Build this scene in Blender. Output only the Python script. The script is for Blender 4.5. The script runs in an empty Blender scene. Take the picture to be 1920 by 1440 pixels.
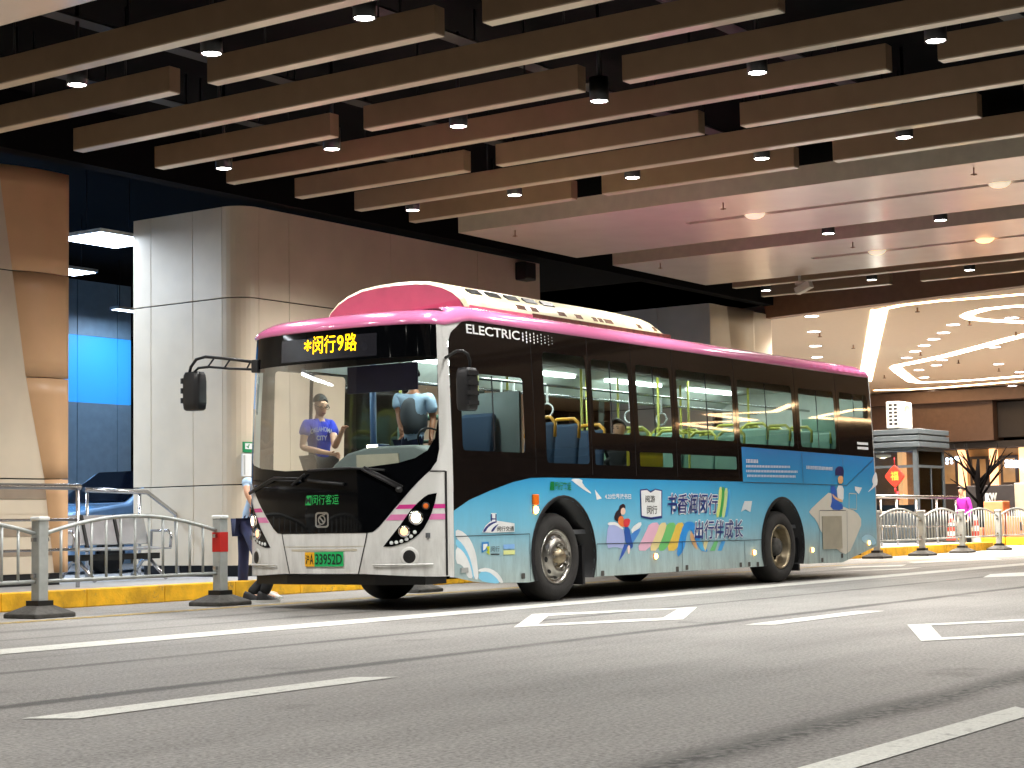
import bpy, bmesh, math, random
import numpy as np
from mathutils import Vector, Matrix
from mathutils.geometry import tessellate_polygon
random.seed(7)
S = bpy.context.scene
COL = S.collection
R = math.radians
# ------------------------------------------------------------------ camera
H = 0.85
YAW, PITCH, ROLL, FPX = R(34.866), R(4.592), R(-0.993), 3277.84
_F = np.array([math.cos(YAW)*math.cos(PITCH), math.sin(YAW)*math.cos(PITCH), math.sin(PITCH)])
_R = np.array([math.sin(YAW), -math.cos(YAW), 0.0]); _U = np.cross(_R, _F)
_c, _s = math.cos(ROLL), math.sin(ROLL)
_R2, _U2 = _c*_R+_s*_U, -_s*_R+_c*_U
CM = np.array([_R2, -_U2, _F])
cam = bpy.data.cameras.new('camera'); camo = bpy.data.objects.new('camera', cam); COL.objects.link(camo)
cam.sensor_width = 36; cam.lens = 36*FPX/1920; cam.clip_end = 500; cam.clip_start = .05
camo.matrix_world = Matrix(((_R2[0], _U2[0], -_F[0], 0), (_R2[1], _U2[1], -_F[1], 0), (_R2[2], _U2[2], -_F[2], H), (0, 0, 0, 1)))
S.camera = camo
# ------------------------------------------------------------------ world: night
w = bpy.data.worlds.new('World'); S.world = w; w.use_nodes = True
nt = w.node_tree; sky = nt.nodes.new('ShaderNodeTexSky'); sky.sky_type = 'NISHITA'; sky.sun_disc = False
sky.sun_elevation = R(-6); sky.sun_rotation = R(200)
nt.links.new(sky.outputs[0], nt.nodes['Background'].inputs[0]); nt.nodes['Background'].inputs[1].default_value = .05
S.view_settings.view_transform = 'Standard'; S.view_settings.look = 'None'; S.view_settings.gamma = 1
S.view_settings.exposure = 0.3
S.cycles.max_bounces = 8; S.cycles.transparent_max_bounces = 16; S.cycles.sample_clamp_indirect = 4
S.cycles.caustics_reflective = False; S.cycles.caustics_refractive = False
# measured picture points of the photograph turned into points on planes of known position
def ray(x, y): return CM.T @ np.array([(x-960)/FPX, (y-720)/FPX, 1])
def GP(x, y, z=0.0):
    d = ray(x, y); t = (z-H)/d[2]; return (d[0]*t, d[1]*t, z)
def YP(x, y, Y):
    d = ray(x, y); t = Y/d[1]; return (d[0]*t, Y, H+d[2]*t)
def XP(x, y, X):
    d = ray(x, y); t = X/d[0]; return (X, d[1]*t, H+d[2]*t)
# ------------------------------------------------------------------ materials
def lin(c):
    return tuple((v/255/12.92 if v/255 <= .04045 else ((v/255+.055)/1.055)**2.4) for v in c)
def P(name, rgb, rough=.5, metal=0, var=.08, scale=6, bump=0, bscale=40, spec=.5, coat=0, lin_in=False, rvar=.0):
    m = bpy.data.materials.new(name); m.use_nodes = True; n = m.node_tree.nodes; l = m.node_tree.links
    b = n['Principled BSDF']; c = rgb if lin_in else lin(rgb)
    b.inputs['Roughness'].default_value = rough; b.inputs['Metallic'].default_value = metal
    b.inputs['Specular IOR Level'].default_value = spec
    if coat: b.inputs['Coat Weight'].default_value = coat; b.inputs['Coat Roughness'].default_value = .05
    tc = n.new('ShaderNodeTexCoord')
    no = n.new('ShaderNodeTexNoise'); no.inputs['Scale'].default_value = scale; no.inputs['Detail'].default_value = 6
    l.new(tc.outputs['Object'], no.inputs['Vector'])
    r = n.new('ShaderNodeValToRGB'); r.color_ramp.elements[0].position = .3; r.color_ramp.elements[1].position = .7
    r.color_ramp.elements[0].color = (*[v*(1-var) for v in c], 1); r.color_ramp.elements[1].color = (*[min(1, v*(1+var)) for v in c], 1)
    l.new(no.outputs[0], r.inputs[0]); l.new(r.outputs[0], b.inputs['Base Color'])
    if rvar:
        mr = n.new('ShaderNodeMapRange'); mr.inputs['To Min'].default_value = max(0, rough-rvar); mr.inputs['To Max'].default_value = rough+rvar
        l.new(no.outputs[0], mr.inputs['Value']); l.new(mr.outputs[0], b.inputs['Roughness'])
    if bump:
        nb = n.new('ShaderNodeTexNoise'); nb.inputs['Scale'].default_value = bscale; nb.inputs['Detail'].default_value = 4
        l.new(tc.outputs['Object'], nb.inputs['Vector'])
        bp = n.new('ShaderNodeBump'); bp.inputs['Strength'].default_value = bump; bp.inputs['Distance'].default_value = .02
        l.new(nb.outputs[0], bp.inputs['Height']); l.new(bp.outputs[0], b.inputs['Normal'])
    return m
def EM(name, rgb, st):
    m = bpy.data.materials.new(name); m.use_nodes = True; n = m.node_tree.nodes
    b = n['Principled BSDF']; b.inputs['Base Color'].default_value = (*lin(rgb), 1)
    b.inputs['Emission Color'].default_value = (*lin(rgb), 1); b.inputs['Emission Strength'].default_value = st
    return m
def GLASS(name, tint, refl=1.0, base=.0):
    m = bpy.data.materials.new(name); m.use_nodes = True; n = m.node_tree.nodes; l = m.node_tree.links
    n.remove(n['Principled BSDF']); o = n['Material Output']
    t = n.new('ShaderNodeBsdfTransparent'); t.inputs[0].default_value = (*tint, 1)
    g = n.new('ShaderNodeBsdfGlossy'); g.inputs['Roughness'].default_value = .02
    f = n.new('ShaderNodeFresnel'); f.inputs[0].default_value = 1.5
    a = n.new('ShaderNodeMath'); a.operation = 'MULTIPLY_ADD'; a.inputs[1].default_value = refl; a.inputs[2].default_value = base
    l.new(f.outputs[0], a.inputs[0])
    x = n.new('ShaderNodeMixShader'); l.new(a.outputs[0], x.inputs[0]); l.new(t.outputs[0], x.inputs[1]); l.new(g.outputs[0], x.inputs[2])
    l.new(x.outputs[0], o.inputs[0]); return m
def grime(m, z0, z1, amt, col=(96, 88, 78)):   # road dirt thrown up on the lower body: streaky, thicker low down
    n = m.node_tree.nodes; l = m.node_tree.links; b = n['Principled BSDF']; src = b.inputs['Base Color'].links[0].from_socket
    tc = n.new('ShaderNodeTexCoord'); sp = n.new('ShaderNodeSeparateXYZ'); l.new(tc.outputs['Object'], sp.inputs[0])
    mr = n.new('ShaderNodeMapRange'); mr.inputs['From Min'].default_value = z1; mr.inputs['From Max'].default_value = z0; mr.inputs['To Min'].default_value = .12; l.new(sp.outputs[2], mr.inputs['Value'])
    mp = n.new('ShaderNodeMapping'); mp.inputs['Scale'].default_value = (5, 5, 1.2); l.new(tc.outputs['Object'], mp.inputs[0])
    no = n.new('ShaderNodeTexNoise'); no.inputs['Scale'].default_value = 1.6; no.inputs['Detail'].default_value = 8; no.inputs['Roughness'].default_value = .7; l.new(mp.outputs[0], no.inputs['Vector'])
    m2 = n.new('ShaderNodeMapRange'); m2.inputs['From Min'].default_value = .38; m2.inputs['From Max'].default_value = .75; l.new(no.outputs[0], m2.inputs['Value'])
    k = n.new('ShaderNodeMath'); k.operation = 'MULTIPLY'; l.new(mr.outputs[0], k.inputs[0]); l.new(m2.outputs[0], k.inputs[1])
    k2 = n.new('ShaderNodeMath'); k2.operation = 'MULTIPLY'; k2.inputs[1].default_value = amt; l.new(k.outputs[0], k2.inputs[0])
    x = n.new('ShaderNodeMix'); x.data_type = 'RGBA'; l.new(k2.outputs[0], x.inputs[0]); l.new(src, x.inputs[6]); x.inputs[7].default_value = (*lin(col), 1); l.new(x.outputs[2], b.inputs['Base Color']); return m
def ramp_z(name, stops, rough=.25, axis=2, coat=.3):
    m = P(name, (200, 200, 200), rough, coat=coat); n = m.node_tree.nodes; l = m.node_tree.links
    tc = n.new('ShaderNodeTexCoord'); sp = n.new('ShaderNodeSeparateXYZ'); l.new(tc.outputs['Object'], sp.inputs[0])
    mr = n.new('ShaderNodeMapRange'); z0, z1 = stops[0][0], stops[-1][0]
    mr.inputs['From Min'].default_value = z0; mr.inputs['From Max'].default_value = z1
    l.new(sp.outputs[axis], mr.inputs['Value'])
    r = n.new('ShaderNodeValToRGB'); e = r.color_ramp.elements
    while len(e) < len(stops): e.new(.5)
    for k, (z, c) in enumerate(stops): e[k].position = (z-z0)/(z1-z0); e[k].color = (*lin(c), 1)
    l.new(mr.outputs[0], r.inputs[0]); l.new(r.outputs[0], n['Principled BSDF'].inputs['Base Color']); return m

M = dict(
    black=P('black_plastic', (22, 22, 24), .45), gblack=P('gloss_black', (7, 8, 10), .05, spec=.28, var=.2),
    sideblack=P('side_black', (24, 19, 17), .05, coat=1, var=.1, bump=.05, bscale=2.2), rubber=P('rubber', (40, 38, 36), .85, var=.3, scale=7, bump=.2, bscale=60),
    white=P('white_paint', (222, 222, 218), .22, coat=.6, var=.03, scale=2), pink=P('pink_paint', (222, 120, 168), .2, coat=.8, var=.04, scale=2),
    cream=P('cream_roof', (214, 204, 170), .35, var=.12, scale=3), rosy=P('rosy_face', (218, 118, 142), .35, var=.05),
    dirt=P('dirty_edge', (92, 58, 40), .8, var=.5, scale=14),
    chrome=P('chrome', (220, 220, 220), .12, 1), steel=P('stainless', (190, 190, 192), .22, 1, var=.05), alu=P('rim_alloy', (172, 168, 160), .3, 1, var=.15, scale=12),
    rustrim=P('dull_rim', (150, 138, 115), .4, .9, var=.25, scale=9), dark=P('dark_void', (5, 5, 6), .95, spec=.1),
    galv=P('galvanised', (172, 176, 174), .5, .3, var=.12, scale=9), galvd=P('rubber_base', (70, 68, 64), .85, var=.3, scale=15, bump=.3),
    red=P('red_band', (196, 30, 26), .5), clad=P('beige_clad', (212, 198, 176), .42, var=.07, scale=1.6, bump=.04, bscale=120),
    tan=P('tan_clad', (214, 172, 130), .42, var=.04, scale=3, bump=.04, bscale=120), taupe_shade=P('shade_band', (150, 134, 116), .5),
    beam=P('beam_brown', (152, 126, 100), .3, var=.06, scale=5, coat=.3), beamlit=P('beam_underside_lit', (216, 200, 176), .3, var=.04, scale=5, coat=.4), ceilp=P('soffit_metal', (246, 228, 216), .2, .25, var=.04, scale=1.5),
    fascia=P('fascia_grey', (192, 184, 164), .4), slot=P('slot_brown', (130, 96, 74), .6), canblk=P('can_black', (12, 12, 13), .45),
    acream=P('atrium_cream', (236, 214, 190), .6, var=.02), brownw=P('brown_fascia', (98, 76, 66), .5, var=.1),
    kerb=P('kerb_yellow', (228, 172, 22), .6, var=.26, scale=5, bump=.2, bscale=50), pave=P('pavement', (150, 150, 150), .8, var=.12, scale=8, bump=.2),
    line=P('road_white', (206, 206, 198), .75, var=.16, scale=60, bump=.3, bscale=120), yline=P('road_yellow', (190, 160, 70), .75, var=.35, scale=12),
    bluew=P('blue_wall', (120, 150, 176), .5), bluel=EM('lightbox_blue', (52, 156, 236), .5), bluefr=P('bench_metal', (168, 170, 172), .3, .7),
    greyd=P('grey_dash', (118, 128, 126), .6), seatg=P('seat_green', (92, 128, 112), .5), seatb=P('seat_blue', (36, 60, 88), .8), railg=P('rail_green', (96, 128, 110), .4),
    raily=P('rail_yellow', (168, 168, 70), .4), raili=P('rail_orange', (226, 160, 40), .4), inner=P('inner_lining', (196, 204, 198), .6), floor=P('bus_floor', (82, 84, 86), .8),
    skin=P('skin', (214, 164, 134), .5, var=.06, scale=20), skin2=P('skin_tan', (150, 98, 68), .5), hair=P('hair', (18, 15, 14), .6, bump=.4, bscale=150),
    tee=P('tee_blue', (26, 52, 190), .8, var=.08, scale=12, bump=.2), sky=P('shirt_pale', (170, 196, 222), .8, var=.06, bump=.15), navy=P('trouser_navy', (28, 32, 66), .85, var=.15),
    blk=P('trouser_black', (14, 14, 16), .85, var=.2), shoew=P('shoe_white', (210, 210, 205), .6), shoeb=P('shoe_black', (20, 20, 22), .6), vest=P('grey_vest', (74, 78, 84), .8),
    purple=P('purple_coat', (170, 40, 160), .8), visor=P('visor_purple', (52, 44, 74), .5), kgrey=P('kiosk_grey', (76, 83, 87), .45, .2), kdark=P('kiosk_dark', (52, 60, 62), .5),
    acw=P('ac_white', (206, 202, 192), .4), orange=P('barrier_orange', (206, 132, 88), .5), conew=P('cone_white', (225, 222, 216), .5), coner=P('cone_red', (214, 60, 40), .5),
    bark=P('bark', (9, 7, 7), .95, bump=.5, spec=.05), shop=P('shop_stone', (168, 140, 100), .5, var=.25, scale=1.2), shopd=P('shop_dark', (44, 38, 38), .6),
    carp=P('car_blue', (140, 178, 220), .2, coat=1), carg=P('car_glass', (10, 14, 24), .05, coat=1), label=P('paper', (220, 222, 222), .6), green=P('sign_green', (18, 128, 74), .5), lgreen=P('logo_green', (36, 170, 84), .4),
    plateg=P('plate_green', (24, 176, 96), .4), platey=P('plate_yellow', (236, 176, 30), .4), ink=P('ink', (12, 22, 20), .5), inkb=P('ink_blue', (24, 42, 112), .4),
    pstripe=P('stripe_pink', (206, 62, 140), .25, coat=.6), pstripe2=P('stripe_pink_pale', (222, 128, 178), .25, coat=.6), artw=P('art_white', (226, 228, 226), .3), amber=P('amber_lens', (232, 110, 20), .3),
    glass=GLASS('side_glass', (.74, .80, .76), 1.2, .02), wglass=GLASS('windscreen_glass', (.88, .93, .92), .5, .0), kglass=GLASS('kiosk_glass', (.6, .62, .6), 1.2, .03),
    lamp=EM('lamp_white', (255, 250, 240), 40), strip=EM('strip_warm', (255, 214, 160), 14), stripw=EM('strip_wide', (255, 236, 206), 16), down=EM('down_white', (255, 252, 255), 14),
    tube=EM('bus_tube', (236, 250, 246), 22), led=EM('led_yellow', (255, 196, 0), 2.6), hl=EM('headlamp', (255, 226, 190), 7), hl2=EM('headlamp_small', (255, 190, 140), 1.3), mark=EM('marker_lit', (255, 208, 110), 7),
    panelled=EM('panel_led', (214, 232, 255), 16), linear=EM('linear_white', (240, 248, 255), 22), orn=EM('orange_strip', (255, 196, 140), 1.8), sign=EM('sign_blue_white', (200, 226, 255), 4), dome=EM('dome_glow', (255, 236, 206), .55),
)
grime(M['white'], .3, 1.1, .5); grime(M['cream'], 3.1, 3.6, .6, (120, 92, 60))
# ------------------------------------------------------------------ object helpers
def wloc(o):
    v = Vector((0, 0, 0))
    while o is not None: v += o.location; o = o.parent
    return v
def tag(o, label=None, cat=None, group=None, kind=None):
    if label: o['label'] = label
    if cat: o['category'] = cat
    if group: o['group'] = group
    if kind: o['kind'] = kind
    return o
def thing(name, label, cat, loc, group=None):
    o = bpy.data.objects.new(name, None); COL.objects.link(o); o.location = loc; o.empty_display_size = .1
    return tag(o, label, cat, group)
class MB:
    def __init__(s): s.v = []; s.f = []; s.mi = []; s.mats = []; s.cur = 0; s.smooth = False; s.sf = []
    def mat(s, m):
        if m not in s.mats: s.mats.append(m)
        s.cur = s.mats.index(m); return s
    def add(s, vs, fs, smooth=None):
        n = len(s.v); s.v += [tuple(v) for v in vs]
        for f in fs: s.f.append([n+i for i in f]); s.mi.append(s.cur); s.sf.append(s.smooth if smooth is None else smooth)
        return s
    def box(s, a, b):
        x0, y0, z0 = [min(p, q) for p, q in zip(a, b)]; x1, y1, z1 = [max(p, q) for p, q in zip(a, b)]
        return s.add([(x0, y0, z0), (x1, y0, z0), (x1, y1, z0), (x0, y1, z0), (x0, y0, z1), (x1, y0, z1), (x1, y1, z1), (x0, y1, z1)],
                     [(0, 3, 2, 1), (4, 5, 6, 7), (0, 1, 5, 4), (1, 2, 6, 5), (2, 3, 7, 6), (3, 0, 4, 7)], False)
    def obox(s, c, ax, ay, az):   # oriented box: centre and three half-axis vectors
        c, ax, ay, az = map(Vector, (c, ax, ay, az)); vs = []
        for k in (-1, 1):
            for i, j in ((-1, -1), (1, -1), (1, 1), (-1, 1)): vs.append(c+ax*i+ay*j+az*k)
        return s.add(vs, [(0, 3, 2, 1), (4, 5, 6, 7), (0, 1, 5, 4), (1, 2, 6, 5), (2, 3, 7, 6), (3, 0, 4, 7)], False)
    def tube(s, pts, r, n=10, cap=True):
        pts = [Vector(p) for p in pts]; rs = r if isinstance(r, (list, tuple)) else [r]*len(pts); vs = []; fs = []
        up = None
        for i, p in enumerate(pts):
            d = (pts[min(i+1, len(pts)-1)]-pts[max(i-1, 0)]).normalized()
            if up is None: up = Vector((0, 0, 1)) if abs(d.z) < .9 else Vector((1, 0, 0))
            a = d.cross(up).normalized(); b = a.cross(d).normalized(); up = b
            for k in range(n):
                t = 2*math.pi*k/n; vs.append(p+(a*math.cos(t)+b*math.sin(t))*rs[i])
        for i in range(len(pts)-1):
            for k in range(n):
                fs.append((i*n+k, i*n+(k+1) % n, (i+1)*n+(k+1) % n, (i+1)*n+k))
        s.add(vs, fs, True)
        if cap: s.add(vs[:n][::-1], [tuple(range(n))], False); s.add(vs[-n:], [tuple(range(n))], False)
        return s
    def lathe(s, o, axis, prof, n=40, smooth=True, a0=0, a1=2*math.pi):
        o = Vector(o); ax = Vector(axis).normalized(); u = ax.orthogonal().normalized(); v = ax.cross(u); vs = []; fs = []; m = len(prof)
        full = abs(a1-a0-2*math.pi) < 1e-6; N = n if full else n+1
        for k in range(N):
            t = a0+(a1-a0)*k/n; d = u*math.cos(t)+v*math.sin(t)
            for (r, h) in prof: vs.append(o+ax*h+d*r)
        for k in range(n):
            k2 = (k+1) % N
            for i in range(m-1): fs.append((k*m+i, k2*m+i, k2*m+i+1, k*m+i+1))
        return s.add(vs, fs, smooth)
    def prism(s, poly, z0, z1, fn=None):   # 2D polygon extruded between z0 and z1; fn maps (a,b,c) to a point
        fn = fn or (lambda a, b, c: (a, b, c)); n = len(poly)
        vs = [fn(a, b, z0) for a, b in poly]+[fn(a, b, z1) for a, b in poly]
        fs = [tuple(range(n))[::-1], tuple(range(n, 2*n))]+[(i, (i+1) % n, n+(i+1) % n, n+i) for i in range(n)]
        return s.add(vs, fs, False)
    def build(s, name, mat=None, parent=None, bevel=0, loc=None, seg=2, fixn=True):
        me = bpy.data.meshes.new(name); o = bpy.data.objects.new(name, me); COL.objects.link(o)
        if parent is not None: o.parent = parent; base = wloc(parent)
        elif loc is not None: base = Vector(loc); o.location = loc
        else:
            a = np.array(s.v); base = Vector(((a[:, 0].min()+a[:, 0].max())/2, (a[:, 1].min()+a[:, 1].max())/2, a[:, 2].min())); o.location = base
        me.from_pydata([Vector(v)-base for v in s.v], [], s.f)
        ms = s.mats or [mat]
        for m in ms: me.materials.append(m if not isinstance(m, str) else M[m])
        me.polygons.foreach_set('material_index', s.mi); me.polygons.foreach_set('use_smooth', s.sf)
        bm = bmesh.new(); bm.from_mesh(me)
        bmesh.ops.remove_doubles(bm, verts=bm.verts, dist=1e-5)
        if fixn: bmesh.ops.recalc_face_normals(bm, faces=bm.faces)
        if bevel:
            ed = [e for e in bm.edges if len(e.link_faces) == 2 and e.calc_face_angle(0) > .5]
            bmesh.ops.bevel(bm, geom=ed, offset=bevel, segments=seg, profile=.5, affect='EDGES', clamp_overlap=True)
        bm.to_mesh(me); bm.free(); return o
def copy_tree(o, loc=None, parent=None):
    c = o.copy(); COL.objects.link(c)
    if parent is not None: c.parent = parent
    if loc is not None: c.location = loc
    for ch in list(o.children): copy_tree(ch, None, c)
    return c
# a 2D polygon (with holes) cut into cells and laid onto a curved surface
def patch(poly, fn, holes=(), us=(), vs=()):
    bm = bmesh.new(); edges = []
    for ring in [poly]+list(holes):
        q = [bm.verts.new((a, b, 0)) for a, b in ring]
        for i in range(len(q)): edges.append(bm.edges.new((q[i], q[(i+1) % len(q)])))
    bmesh.ops.triangle_fill(bm, use_beauty=True, use_dissolve=False, edges=edges, normal=(0, 0, 1))
    for ax, cuts in ((0, us), (1, vs)):
        for c in cuts:
            co = (c, 0, 0) if ax == 0 else (0, c, 0); no = (1, 0, 0) if ax == 0 else (0, 1, 0)
            bmesh.ops.bisect_plane(bm, geom=bm.verts[:]+bm.edges[:]+bm.faces[:], dist=1e-6, plane_co=co, plane_no=no)
    bm.verts.index_update()
    V = [fn(v.co.x, v.co.y) for v in bm.verts]; Fc = [[v.index for v in f.verts] for f in bm.faces]; bm.free(); return V, Fc
def circ(cx, cy, rx, ry=None, n=24):
    ry = ry or rx; return [(cx+rx*math.cos(2*math.pi*k/n), cy+ry*math.sin(2*math.pi*k/n)) for k in range(n)]
def rrect(x0, y0, x1, y1, r, n=5):
    out = []
    for cx, cy, a in ((x1-r, y0+r, -90), (x1-r, y1-r, 0), (x0+r, y1-r, 90), (x0+r, y0+r, 180)):
        for k in range(n+1):
            t = R(a+90*k/n); out.append((cx+r*math.cos(t), cy+r*math.sin(t)))
    return out
_tc = {}
def text2d(txt, bold=0.0, shear=0):      # 2D mesh of a string, unit box: x 0..1, y 0..1 plus its real aspect
    key = (txt, bold, shear)
    if key in _tc: return _tc[key]
    cu = bpy.data.curves.new('t', 'FONT'); cu.body = txt; cu.size = 1; cu.offset = bold; cu.shear = shear; cu.resolution_u = 3
    o = bpy.data.objects.new('t', cu); COL.objects.link(o)
    dg = bpy.context.evaluated_depsgraph_get(); me = bpy.data.meshes.new_from_object(o.evaluated_get(dg))
    V = np.array([v.co[:2] for v in me.vertices]); Fc = [list(p.vertices) for p in me.polygons]
    bpy.data.objects.remove(o); bpy.data.curves.remove(cu); bpy.data.meshes.remove(me)
    lo, hi = V.min(0), V.max(0); _tc[key] = (V, Fc, lo, hi); return _tc[key]
def put_text(mb, txt, box, fn, bold=0, shear=0, ref=None):   # box (a0,b0,a1,b1) in surface coordinates
    V, Fc, lo, hi = text2d(txt, bold, shear)
    if ref is not None: _, _, lo, hi = text2d(txt, ref, shear)
    a0, b0, a1, b1 = box
    mb.add([fn(a0+(a1-a0)*(x-lo[0])/(hi[0]-lo[0]), b0+(b1-b0)*(y-lo[1])/(hi[1]-lo[1])) for x, y in V], Fc, False)
# ================================================================== SETTING
ORD = ['first', 'second', 'third', 'fourth', 'fifth', 'sixth', 'seventh', 'eighth', 'ninth', 'tenth', 'eleventh', 'twelfth', 'thirteenth']
PZ = .19                                   # pavement height
def asphalt():
    m = bpy.data.materials.new('asphalt'); m.use_nodes = True; n = m.node_tree.nodes; l = m.node_tree.links; b = n['Principled BSDF']
    tc = n.new('ShaderNodeTexCoord'); sp = n.new('ShaderNodeSeparateXYZ'); l.new(tc.outputs['Object'], sp.inputs[0])
    def noise(sc, det=5, vec=None, rough=.6):
        k = n.new('ShaderNodeTexNoise'); k.inputs['Scale'].default_value = sc; k.inputs['Detail'].default_value = det; k.inputs['Roughness'].default_value = rough
        l.new(vec or tc.outputs['Object'], k.inputs['Vector']); return k.outputs[0]
    def math_(op, a, bb=None, c=None):
        k = n.new('ShaderNodeMath'); k.operation = op
        for i, v in enumerate((a, bb, c)):
            if v is None: continue
            if isinstance(v, (int, float)): k.inputs[i].default_value = v
            else: l.new(v, k.inputs[i])
        return k.outputs[0]
    fine = noise(46, 3); mid = noise(14, 4); big = noise(.5, 4)
    mp = n.new('ShaderNodeMapping'); mp.inputs['Scale'].default_value = (.22, 3.2, 1); l.new(tc.outputs['Object'], mp.inputs[0])
    streak = noise(1.0, 5, mp.outputs[0])
    vor = n.new('ShaderNodeTexVoronoi'); vor.inputs['Scale'].default_value = 130; l.new(tc.outputs['Object'], vor.inputs['Vector'])
    tot = math_('MULTIPLY_ADD', fine, 1.8, -.25); tot = math_('MULTIPLY_ADD', mid, .32, tot); tot = math_('MULTIPLY_ADD', big, .55, tot); tot = math_('MULTIPLY_ADD', streak, .35, tot)
    tot = math_('SUBTRACT', tot, .48)
    # worn wheel tracks and a seam of loose chippings, running along the road
    gy = GP(1580, 1352)[1]
    mid2 = noise(24, 3); patchy = noise(.55, 3)
    for Y, wd, st in ((12.3, .16, .35), (11.35, .1, .4), (8.72, .10, .6), (7.02, .12, .75), (9.6, .05, .2), (gy, .2, .6), (5.2, .3, .12), (4.5, .2, .1)):
        wob = math_('MULTIPLY_ADD', noise(.3, 2), .12, Y-.06)
        d = math_('ABSOLUTE', math_('SUBTRACT', sp.outputs[1], wob)); d = math_('MULTIPLY_ADD', math_('SUBTRACT', mid2, .5), wd*1.6, d)
        k = math_('SUBTRACT', 1.0, math_('DIVIDE', d, wd)); k = math_('MAXIMUM', k, 0.0)
        k = math_('MULTIPLY', k, math_('MULTIPLY', math_('MAXIMUM', math_('MULTIPLY_ADD', mid2, 4.0, -.8), 0.0), math_('MAXIMUM', math_('MULTIPLY_ADD', patchy, 3.0, -.75), 0.0))); k = math_('MAXIMUM', k, 0.0)
        k = math_('MINIMUM', math_('MULTIPLY', k, 1.6), 1.0)
        tot = math_('MULTIPLY', tot, math_('SUBTRACT', 1.0, math_('MULTIPLY', k, st)))
    # loose pale chippings along the open seam near the camera
    vc = n.new('ShaderNodeTexVoronoi'); vc.inputs['Scale'].default_value = 26; l.new(tc.outputs['Object'], vc.inputs['Vector'])
    d = math_('ABSOLUTE', math_('SUBTRACT', sp.outputs[1], gy-.03)); d = math_('MULTIPLY_ADD', math_('SUBTRACT', mid2, .5), .22, d)
    k = math_('MINIMUM', math_('MAXIMUM', math_('MULTIPLY', math_('SUBTRACT', .085, d), 30.0), 0.0), 1.0)
    chip = math_('MULTIPLY_ADD', math_('SUBTRACT', .45, vc.outputs['Distance']), 1.6, 0.0)
    tot = math_('MULTIPLY_ADD', math_('MULTIPLY', k, chip), .55, tot)
    # dark oil stains
    st = noise(.9, 3); st = math_('MULTIPLY', math_('MAXIMUM', math_('SUBTRACT', st, .66), 0.0), 4.0)
    tot = math_('MULTIPLY', tot, math_('SUBTRACT', 1.0, math_('MINIMUM', st, .5)))
    r = n.new('ShaderNodeValToRGB'); e = r.color_ramp.elements
    e[0].position = .0; e[0].color = (.03, .029, .027, 1); e[1].position = 1.0; e[1].color = (.30, .288, .268, 1)
    k = e.new(.5); k.color = (.146, .140, .130, 1)
    l.new(tot, r.inputs[0]); l.new(r.outputs[0], b.inputs['Base Color'])
    b.inputs['Roughness'].default_value = .62; b.inputs['Specular IOR Level'].default_value = .35
    bp = n.new('ShaderNodeBump'); bp.inputs['Strength'].default_value = .5; bp.inputs['Distance'].default_value = .008
    l.new(math_('ADD', fine, vor.outputs[0]), bp.inputs['Height']); l.new(bp.outputs[0], b.inputs['Normal'])
    return m
M['asphalt'] = asphalt()
def wear(m, sc, lo_, hi_, col):            # worn-through patches of paint
    n = m.node_tree.nodes; l = m.node_tree.links; b = n['Principled BSDF']; src = b.inputs['Base Color'].links[0].from_socket
    tc = n.new('ShaderNodeTexCoord'); no = n.new('ShaderNodeTexNoise'); no.inputs['Scale'].default_value = sc; no.inputs['Detail'].default_value = 9; no.inputs['Roughness'].default_value = .75; l.new(tc.outputs['Object'], no.inputs['Vector'])
    mr = n.new('ShaderNodeMapRange'); mr.inputs['From Min'].default_value = lo_; mr.inputs['From Max'].default_value = hi_; l.new(no.outputs[0], mr.inputs['Value'])
    x = n.new('ShaderNodeMix'); x.data_type = 'RGBA'; l.new(mr.outputs[0], x.inputs[0]); l.new(src, x.inputs[6]); x.inputs[7].default_value = (*col, 1); l.new(x.outputs[2], b.inputs['Base Color'])
wear(M['line'], 9, .54, .74, (.16, .155, .145)); wear(M['kerb'], 6, .58, .7, (.16, .13, .09)); wear(M['galv'], 12, .62, .8, (.2, .17, .14)); wear(M['yline'], 8, .5, .65, (.13, .125, .115))
tag(MB().add([(-30, -60, 0), (170, -60, 0), (170, 120, 0), (-30, 120, 0)], [(0, 1, 2, 3)]).build('road', 'asphalt', loc=(0, 0, 0)), 'grey worn asphalt road in front of the bus', 'road', kind='structure')
def flat(name, pts, mat='line', z=.004, label=None):
    return tag(MB().add([(x, y, z) for x, y in pts], [tuple(range(len(pts)))]).build(name, mat), label or name.replace('_', ' ')+' painted on the asphalt', 'road marking', kind='structure')
flat('lane_line', [(-8, 10.04), (34.2, 10.04), (34.2, 10.49), (-8, 10.49)])
for x0, x1, y, s, hw in ((5.46, 7.80, 6.37, .12, .12), (12.92, 15.15, 6.56, .08, .12), (5.2, 7.55, 2.6, -.18, .085)):
    flat('lane_dash', [(x0, y-hw), (x1, y-hw), (x1-s, y+hw), (x0-s, y+hw)])
flat('edge_line', [(-8, 13.4), (34, 13.4), (34, 13.47), (-8, 13.47)], 'yline')
flat('edge_line', [(-8, 13.54), (30, 13.54), (30, 13.58), (-8, 13.58)], 'yline')
def ring(outer, inner):
    mb = MB(); o = [GP(*p) for p in outer]; i = [GP(*p) for p in inner]
    o = [(a, b, .004) for a, b, c in o]; i = [(a, b, .004) for a, b, c in i]
    mb.add(o+i, [(k, (k+1) % 4, 4+(k+1) % 4, 4+k) for k in range(4)])
    tag(mb.build('box_marking', 'line'), 'hollow white box painted on the asphalt', 'road marking', kind='structure')
ring([(963, 1177), (998, 1152), (1307, 1139), (1281, 1162)], [(1009, 1171), (1028, 1155.5), (1271, 1142.5), (1243, 1159)])
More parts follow.
